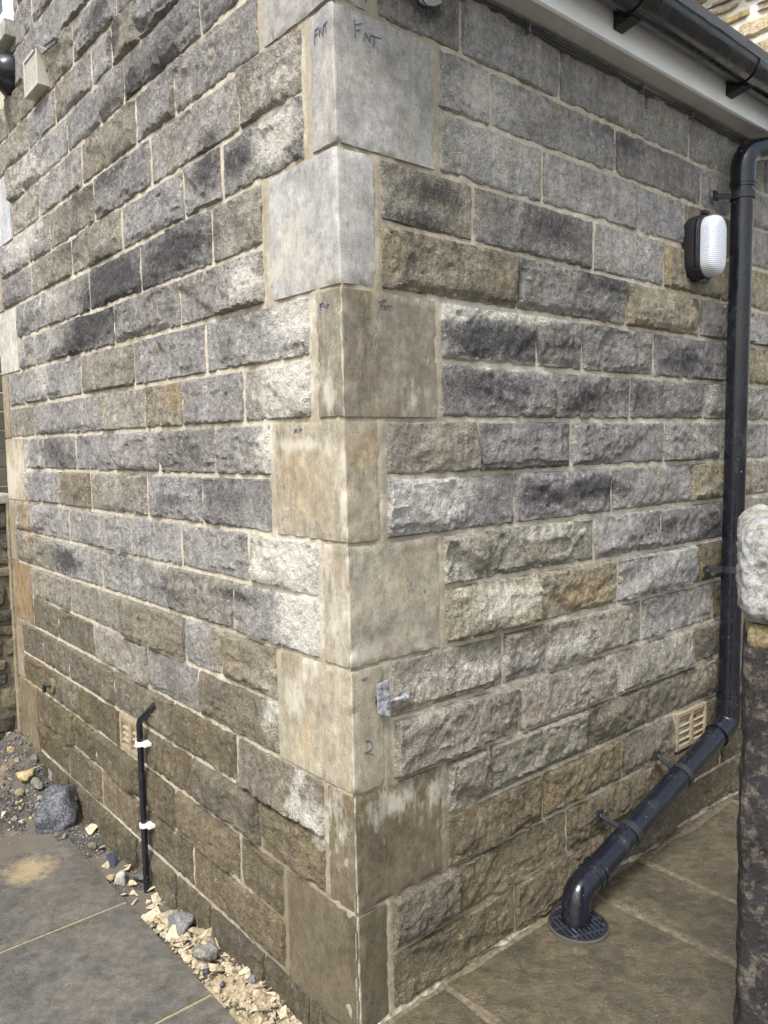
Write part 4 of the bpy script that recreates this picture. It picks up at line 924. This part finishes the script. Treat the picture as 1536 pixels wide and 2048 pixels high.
FLAB = {0: 'pale sandstone chip nearest the foot of the thin overflow pipe', 2: 'large pale chip touching the slab edge just below the puddle', 5: 'large flat pale chip lying just above the grey angular stone',
        7: 'large pale chip on the slab side of the grey angular stone', 9: 'bright pale chip below the grey angular stone, on its wall side', 27: 'pale chip against the wall just below the big tarmac lump', 28: 'pale chip between the muddy brown stone and the puddle'}
for i, (a, b, s) in enumerate(flakes):
    me = FL[i % len(FL)]; v = r9.uniform(.8, 1.15)
    put('sandstone_chip', me, M['rock'], a, b, s*1.45, .012+s*.12, (r9.uniform(-.6, .6), r9.uniform(-.6, .6), r9.uniform(0, 6)), (SND[0]*v, SND[1]*v, SND[2]*v*r9.uniform(.9, 1.1)),
        FLAB.get(i, 'one of the smaller pale sandstone chips scattered through the sandy strip'), 'stone chip', 'sandstone chips along the foot of the left wall')
put('rock', CB[0], M['rock'], .865, -.05, .13, .02, (.2, .1, .4), (.15, .15, .145), 'grey angular stone half buried among the pale chips')
put('rock', CB[1], M['rock'], .649, -.075, .095, .03, (.3, .5, 1.4), (.2, .19, .17), 'grey wedge-shaped stone lying in the pale sand')
put('rock', CB[2], M['rock'], 1.274, -.085, .085, .02, (.1, .2, 1.0), (.33, .32, .28), 'rounded pale speckled cobble beside the slab edge')
put('rock', CB[3], M['tarmac'], 1.236, -.025, .07, .018, (.2, .7, 2.0), (.06, .06, .068), 'small dark tarmac lump at the foot of the overflow pipe')
put('slate_piece', FL[8], M['slate'], 1.411, -.05, .085, .03, (1.1, .4, .9), (.09, .11, .14), 'wet blue slate piece standing on edge in the puddle')
put('slate_piece', FL[2], M['slate'], 1.398, -.105, .036, .012, (.2, .1, .2), (.13, .14, .15), 'small flat slate piece lying against the slab edge')
put('rock', CB[4], M['rock'], 1.321, -.105, .045, .01, (0, .2, .2), (.24, .19, .11), 'small brown cobble touching the slab edge')
put('rock', CB[5], M['rock'], 1.597, -.068, .055, .012, (0, .2, 1.2), (.12, .1, .07), 'small muddy brown stone between tarmac lump and puddle')
put('rock', CB[6], M['slate'], .598, -.095, .03, .02, (.4, .2, .2), (.05, .055, .09), 'tiny dark blue stone pressed into the sand by the slab')
put('rock', CB[7], M['slate'], .514, -.09, .026, .018, (.4, .9, .2), (.05, .055, .09), 'tiny dark stone lowest in the sand strip')
put('rock', CB[6], M['slate'], .44, -.035, .036, .026, (.7, .2, .9), (.16, .16, .17), 'small glossy grey stone in the sand near the corner')
# the heap at the far end
put('rock', CB[1], M['rock'], 2.355, -.1, .1, .03, (.2, .2, .5), (.34, .27, .14), 'yellow-brown stone on the rubble heap')
put('rock', hull(371, .55, 16, 2, .06, 1.7), M['rock'], 2.251, -.08, .075, .025, (.1, -.3, 2.2), (.13, .13, .11), 'long grey stone lying below the yellow-brown one')
put('rock', CB[0], M['rock'], 2.286, -.0, .09, .05, (1.2, .2, .6), (.22, .21, .2), 'angular grey stone with white face against the left wall')
put('rock', CB[2], M['rock'], 2.205, .0, .04, .04, (.2, .2, .6), (.36, .28, .16), 'small buff stone tucked behind the tarmac lump')
put('rock', CB[4], M['rock'], 2.249, -.16, .062, .02, (.2, .2, .6), (.18, .15, .09), 'brown mossy stone left of the long grey one')
put('rock', CB[5], M['rock'], 2.12, -.06, .075, .025, (.2, 1.2, .6), (.5, .48, .42), 'whitish mortar lump behind the tarmac lump')
heap = 'small stones scattered over the rubble heap'
for i, (a, b, s) in enumerate([(1.986,-.227,.029),(2.025,-.244,.039),(1.785,-.224,.023),(1.858,-.315,.023),(1.751,-.129,.032),(2.123,-.193,.03),(2.182,-.189,.025),(2.077,-.13,.04),(2.168,-.1,.03),(2.789,-.06,.029),(2.528,-.143,.016),(2.094,-.268,.04),(2.049,-.284,.024),(2.4,-.2,.03),(2.45,-.03,.05),(2.35,.0,.04),(2.5,-.1,.035),(2.3,-.24,.03),(2.2,-.3,.035),(2.6,-.1,.04),(2.33,-.17,.03),(2.0,-.33,.03),(2.02,-.18,.035)]):
    c = r9.choice([(.34, .27, .15), (.2, .18, .14), (.42, .38, .3), (.14, .13, .12)])
    put('rubble_stone', CB[i % 8], M['rock'], a, b, s*1.15, s*.2, (r9.uniform(0, 6), r9.uniform(0, 6), r9.uniform(0, 6)), c, 'small loose stone on the rubble heap left of the building', 'stone', heap)
lump = put('tarmac_lump', hull(393, .58, 15, 3, .05, 1.15), M['tarmac'], 1.885, -.088, .275, .062, (.35, -.25, .5), (.08, .082, .096), 'big broken lump of dark tarmac leaning on the left wall', 'tarmac')
# gravel too small to pick apart
def scatter(name, spots, mat, seed, label_kind='stuff'):
    rnd = random.Random(seed); mb = MB()
    ico = [(0, 0, 1), (.9, 0, .3), (.2, .9, .2), (-.8, .4, .3), (-.6, -.7, .25), (.4, -.85, .3), (0, 0, -.8)]
    F = [(0, 1, 2), (0, 2, 3), (0, 3, 4), (0, 4, 5), (0, 5, 1), (6, 2, 1), (6, 3, 2), (6, 4, 3), (6, 5, 4), (6, 1, 5)]
    for a, b, s, dz in spots:
        rot = Matrix.Rotation(rnd.uniform(0, 6), 3, 'Z') @ Matrix.Rotation(rnd.uniform(0, 6), 3, 'X'); c = WV(a, b, hz(a, b)+dz)
        mb.add([c + rot @ Vector((x*s*rnd.uniform(.7, 1.3), y*s*rnd.uniform(.7, 1.3), z*s*rnd.uniform(.5, 1))) for x, y, z in ico], F)
    return tag(mb.build(name, mat), kind='stuff')
rr = random.Random(5)
dk = plain('dark_gravel', (.1, .098, .1), .5, .5, 0, .8, 60); pl_ = plain('pale_gravel', (.3, .25, .17), .7, .4, 0, .65, 45)
sp = [(rr.uniform(1.45, 1.8), rr.uniform(-.118, .0), rr.uniform(.002, .006), .002) for _ in range(420)]
sp += [(rr.gauss(1.9, .09), rr.gauss(-.17, .06), rr.uniform(.002, .007), .003) for _ in range(500)]
sp += [(rr.uniform(2.0, 2.9), rr.uniform(-.42, .0), rr.uniform(.003, .011), .003) for _ in range(900)]
sp += [(rr.uniform(1.15, 1.4), rr.uniform(-.118, .0), rr.uniform(.002, .006), .0) for _ in range(90)]
sp += [(rr.uniform(.65, 1.0), rr.uniform(-.118, .0), rr.uniform(.003, .007), .003) for _ in range(70)]
scatter('dark_gravel', [s for s in sp if not (s[0] < 1.72 and s[1] < -.118)], dk, 1)
sp = [(rr.uniform(.05, 1.0), rr.uniform(-.118, .0), rr.uniform(.002, .009), .008) for _ in range(700)]
sp += [(rr.uniform(1.2, 1.8), rr.uniform(-.118, .0), rr.uniform(.002, .006), .003) for _ in range(110)]
sp += [(rr.uniform(1.9, 2.9), rr.uniform(-.4, .0), rr.uniform(.003, .009), .003) for _ in range(200)]
sp += [(rr.uniform(.2, .98), rr.uniform(-.116, .0), rr.uniform(.006, .014), .01) for _ in range(330)]
scatter('pale_gravel', sp, pl_, 2)

# ------------------------------------------------------------------ gatepost on the right
gp = tag(empty('gatepost', (.93, -.3, 0)), 'old stone gatepost with pale rounded cap and dark lichen-blackened shaft', 'gatepost')
ux = Vector((math.cos(R_(25)), -math.sin(R_(25)), 0)); uy = Vector((math.sin(R_(25)), math.cos(R_(25)), 0))
P0 = Vector((.716, -.432, 0))
def rbox(w_, dpt, z0, z1, ox, oy, r, n, amp, fr, seed, cell=.012):
    bm = bmesh.new(); bmesh.ops.create_cube(bm, size=1)
    for v in bm.verts: v.co = Vector((v.co.x*w_, v.co.y*dpt, v.co.z*(z1-z0)))
    if r: bmesh.ops.bevel(bm, geom=list(bm.edges), offset=r, segments=n, affect='EDGES', profile=.5)
    bmesh.ops.triangulate(bm, faces=[f for f in bm.faces if len(f.verts) > 4])
    for _ in range(7):
        es = [e for e in bm.edges if e.calc_length() > cell]
        if not es or len(bm.verts) > 60000: break
        bmesh.ops.subdivide_edges(bm, edges=es, cuts=1, use_grid_fill=True); bmesh.ops.triangulate(bm, faces=[f for f in bm.faces if len(f.verts) > 4])
    bm.normal_update(); c = np.array([v.co[:] for v in bm.verts])
    f = amp*fbm(c[:, 0]*fr, c[:, 1]*fr, c[:, 2]*fr+seed, 5, seed, .55)
    for v, d_ in zip(bm.verts, f): v.co += v.normal*float(d_)
    me = bpy.data.meshes.new('gatepost'); bm.to_mesh(me); bm.free()
    me.polygons.foreach_set('use_smooth', [True]*len(me.polygons))
    rot = Matrix((ux, uy, Z1)).transposed().to_4x4(); me.transform(rot)
    me.transform(Matrix.Translation(P0+ux*(ox+w_/2)+uy*(oy+dpt/2)+Z1*((z0+z1)/2)))
    return me
def lichen(name, ca, cb_, thr):
    n = NT(name, .9, .2)
    t = n.mr(n.noise(34, 7, .75), thr-.07, thr+.07); t2 = n.mr(n.noise(11, 5, .7), .45, .6)
    c = n.mix(t, ca, cb_); c = n.mix(n.math('MULTIPLY', t2, .5), c, n.vmul(c, .5))
    c = n.mix(n.mr(n.noise(55, 3, .6), .68, .74, 0, .8), c, (.22, .2, .13))
    c = n.vmul(c, n.mr(n.noise(160, 4, .7), .3, .7, .6, 1.4)); n.set('Base Color', c); n.bump(n.noise(70, 6, .75), .8, .006); return n.m
def putpart(name, me, mat):
    o = link(name, me, mat); inv(o, gp); return o
putpart('shaft', rbox(.34, .3, -.05, 1.062, .008, .01, .012, 2, .006, 14, 3, .02), lichen('black_lichen', (.03, .027, .028), (.13, .115, .09), .57))
putpart('collar', rbox(.335, .3, 1.055, 1.1, .012, .012, .01, 2, .004, 14, 4), lichen('brown_stone', (.16, .125, .07), (.3, .25, .15), .5))
n = NT('pale_cap_stone', .9, .2)
zz = n.sep(n.objpos())
c = n.mix(n.mr(n.noise(30, 8, .8), .4, .55), (.26, .25, .235), (.62, .615, .6)); c = n.mix(n.mr(n.noise(9, 4, .6), .56, .68, 0, .8), c, (.42, .31, .15))
c = n.vmul(c, n.mr(n.noise(110, 4, .7), .3, .7, .72, 1.25)); n.set('Base Color', c); n.bump(n.noise(60, 8, .8), 1.0, .016)
putpart('cap', rbox(.37, .34, 1.098, 1.292, -.006, -.012, .04, 5, .0045, 34, 6, .006), n.m)

# ------------------------------------------------------------------ neighbouring rubble wall and fence past the left end
rw = tag(empty('rubble_wall', WV(2.8, -.3, -.15)), 'dark old rubble stone wall abutting the far end of the building', 'wall')
DKS = [(.11, .1, .08), (.14, .12, .085), (.08, .078, .08), (.17, .145, .1)]
def rubble(root, fpos, x0, x1, z0, z1, ch, wmin, wmax, cols, seed, amp=.02, gap=.012, names='stone', mat=None, n=(9, 7), first=None):
    rnd = random.Random(seed); z = z0; cnt = 0
    while z < z1-.03:
        hgt = min(rnd.uniform(*ch), z1-z); x = x0-rnd.uniform(0, wmin)
        while x < x1:
            w_ = rnd.uniform(wmin, wmax); sub = [(z, hgt)] if rnd.random() < .8 else [(z, hgt*.5), (z+hgt*.5, hgt*.5)]
            for zz0, hh in sub:
                U, V = np.meshgrid(np.linspace(-1, 1, n[0]), np.linspace(-1, 1, n[1]), indexing='ij')
                cu_, cv_ = x+w_/2, zz0+hh/2
                X = cu_+U*(w_-gap)/2*(1-.08*V*V)+.006*vn(V*2, cnt, 0, 7); Zz = cv_+V*(hh-gap)/2*(1-.12*U*U)+.007*vn(U*2, cnt, 1, 8)
                hgt_ = amp*np.sqrt(np.clip(1-np.maximum(np.abs(U), np.abs(V))**4, 0, 1))*rnd.uniform(.6, 1.2)+.005*fbm(X*18, Zz*18, cnt, 3, 9)-.006
                P = fpos(X, Zz, hgt_)
                me = grid_mesh(names, P, attr=np.tile(np.array([0, 0, 0, 1.]), P.shape[:2]+(1,)))
                o = link(names, me, mat or M['stone']); inv(o, root)
                c = np.array(rnd.choice(cols))*rnd.uniform(.8, 1.2); o.color = (*c, 1); cnt += 1
            x += w_
        z += hgt
    return cnt
fp = lambda X, Zz, h: (2.80-h)[..., None]*A + X[..., None]*B + Zz[..., None]*np.array([0, 0, 1.])
rubble(rw, lambda X, Zz, h: fp(-X, Zz, h), -.03, .5, -.12, 1.17, (.09, .16), .12, .26, DKS, 41)
mb = MB(); mb.box(W(2.96, -.4, .5), (.31, .9, 1.34), (VA, VB, Z1)); o = mb.build('mortar', plain('old_mortar', (.14, .125, .095), .9, .2, 0, .4, 30), None); inv(o, rw)
mb = MB(); mb.box(W(2.775, .012, .5), (.045, .05, 1.35), (VA, VB, Z1)); o = mb.build('mortar_edge', plain('pale_edge', (.26, .22, .15), .9, .2, 0, .4, 30, .4), None); inv(o, rw)
for k in range(3):
    mb = MB(); mb.box(W(2.94, -.13-.3*k, 1.2), (.36, .29, .05), (VA, VB, Z1)); o = mb.build('coping_stone', M['quoin'], None, bevel=.008); o.color = (.3, .29, .26, 1); inv(o, rw)
fn = tag(empty('board_fence', WV(3.2, -.3, 1.2)), 'weathered horizontal board fence above the dark rubble wall', 'fence')
for k in range(8):
    mb = MB(); mb.box(W(3.1, -.35, 1.2+k*.1), (.02, 1.0, .094), (VA, VB, Z1)); part(mb, 'board', plain('board_wood', (.13, .12, .1), .8, .2, 0, .3, 12) if k == 0 else bpy.data.materials['board_wood'], fn, bevel=.004)
mb = MB(); mb.box(W(3.07, -.5, 1.5), (.04, .06, 1.2), (VA, VB, Z1)); part(mb, 'post', bpy.data.materials['board_wood'], fn)

# ------------------------------------------------------------------ yellow stone house beyond the eaves
bh = tag(empty('background_house', WV(1.2, 4.6, -.2)), 'yellow sandstone rubble house with pale wide joints rising beyond the eaves', 'building')
YEL = [(.5, .38, .2), (.46, .36, .21), (.54, .43, .26), (.42, .31, .16), (.5, .41, .28)]
fq = lambda X, Zz, h: X[..., None]*A + (4.5-h)[..., None]*B + Zz[..., None]*np.array([0, 0, 1.])
rubble(bh, lambda X, Zz, h: fq(-X, Zz, h), -2.3, -.6, 3.55, 4.68, (.085, .17), .16, .38, YEL, 77, .03, .035)
mb = MB(); mb.box(W(1.0, 5.5, 2.35), (4.0, 1.99, 5.1), (VA, VB, Z1)); o = mb.build('wall', plain('pale_mortar', (.6, .57, .52), .9, .2, 0, .2, 20, .4), None); inv(o, bh)
mb = MB(); mb.box(W(1.9, 4.42, 4.85), (1.6, .03, .2), (VA, VB, Z1)); o = mb.build('fascia', M['white_plastic'], None); inv(o, bh)
mb = MB(); mb.tube([W(1.1, 4.34, 4.72), W(2.7, 4.34, 4.72)], .055, 18); o = mb.build('gutter', M['black_plastic'], None, smooth=True); inv(o, bh)
mb = MB(); mb.box(W(1.0, 5.3, 5.02), (4.4, 2.1, .1), (VA, VB, Z1)); o = mb.build('roof', M['roof'], None); inv(o, bh)
mb = MB(); mb.tube([W(.4, 4.46, 4.47), W(2.4, 4.46, 4.5)], .006, 6); o = mb.build('cable', M['cable'], None); inv(o, bh)
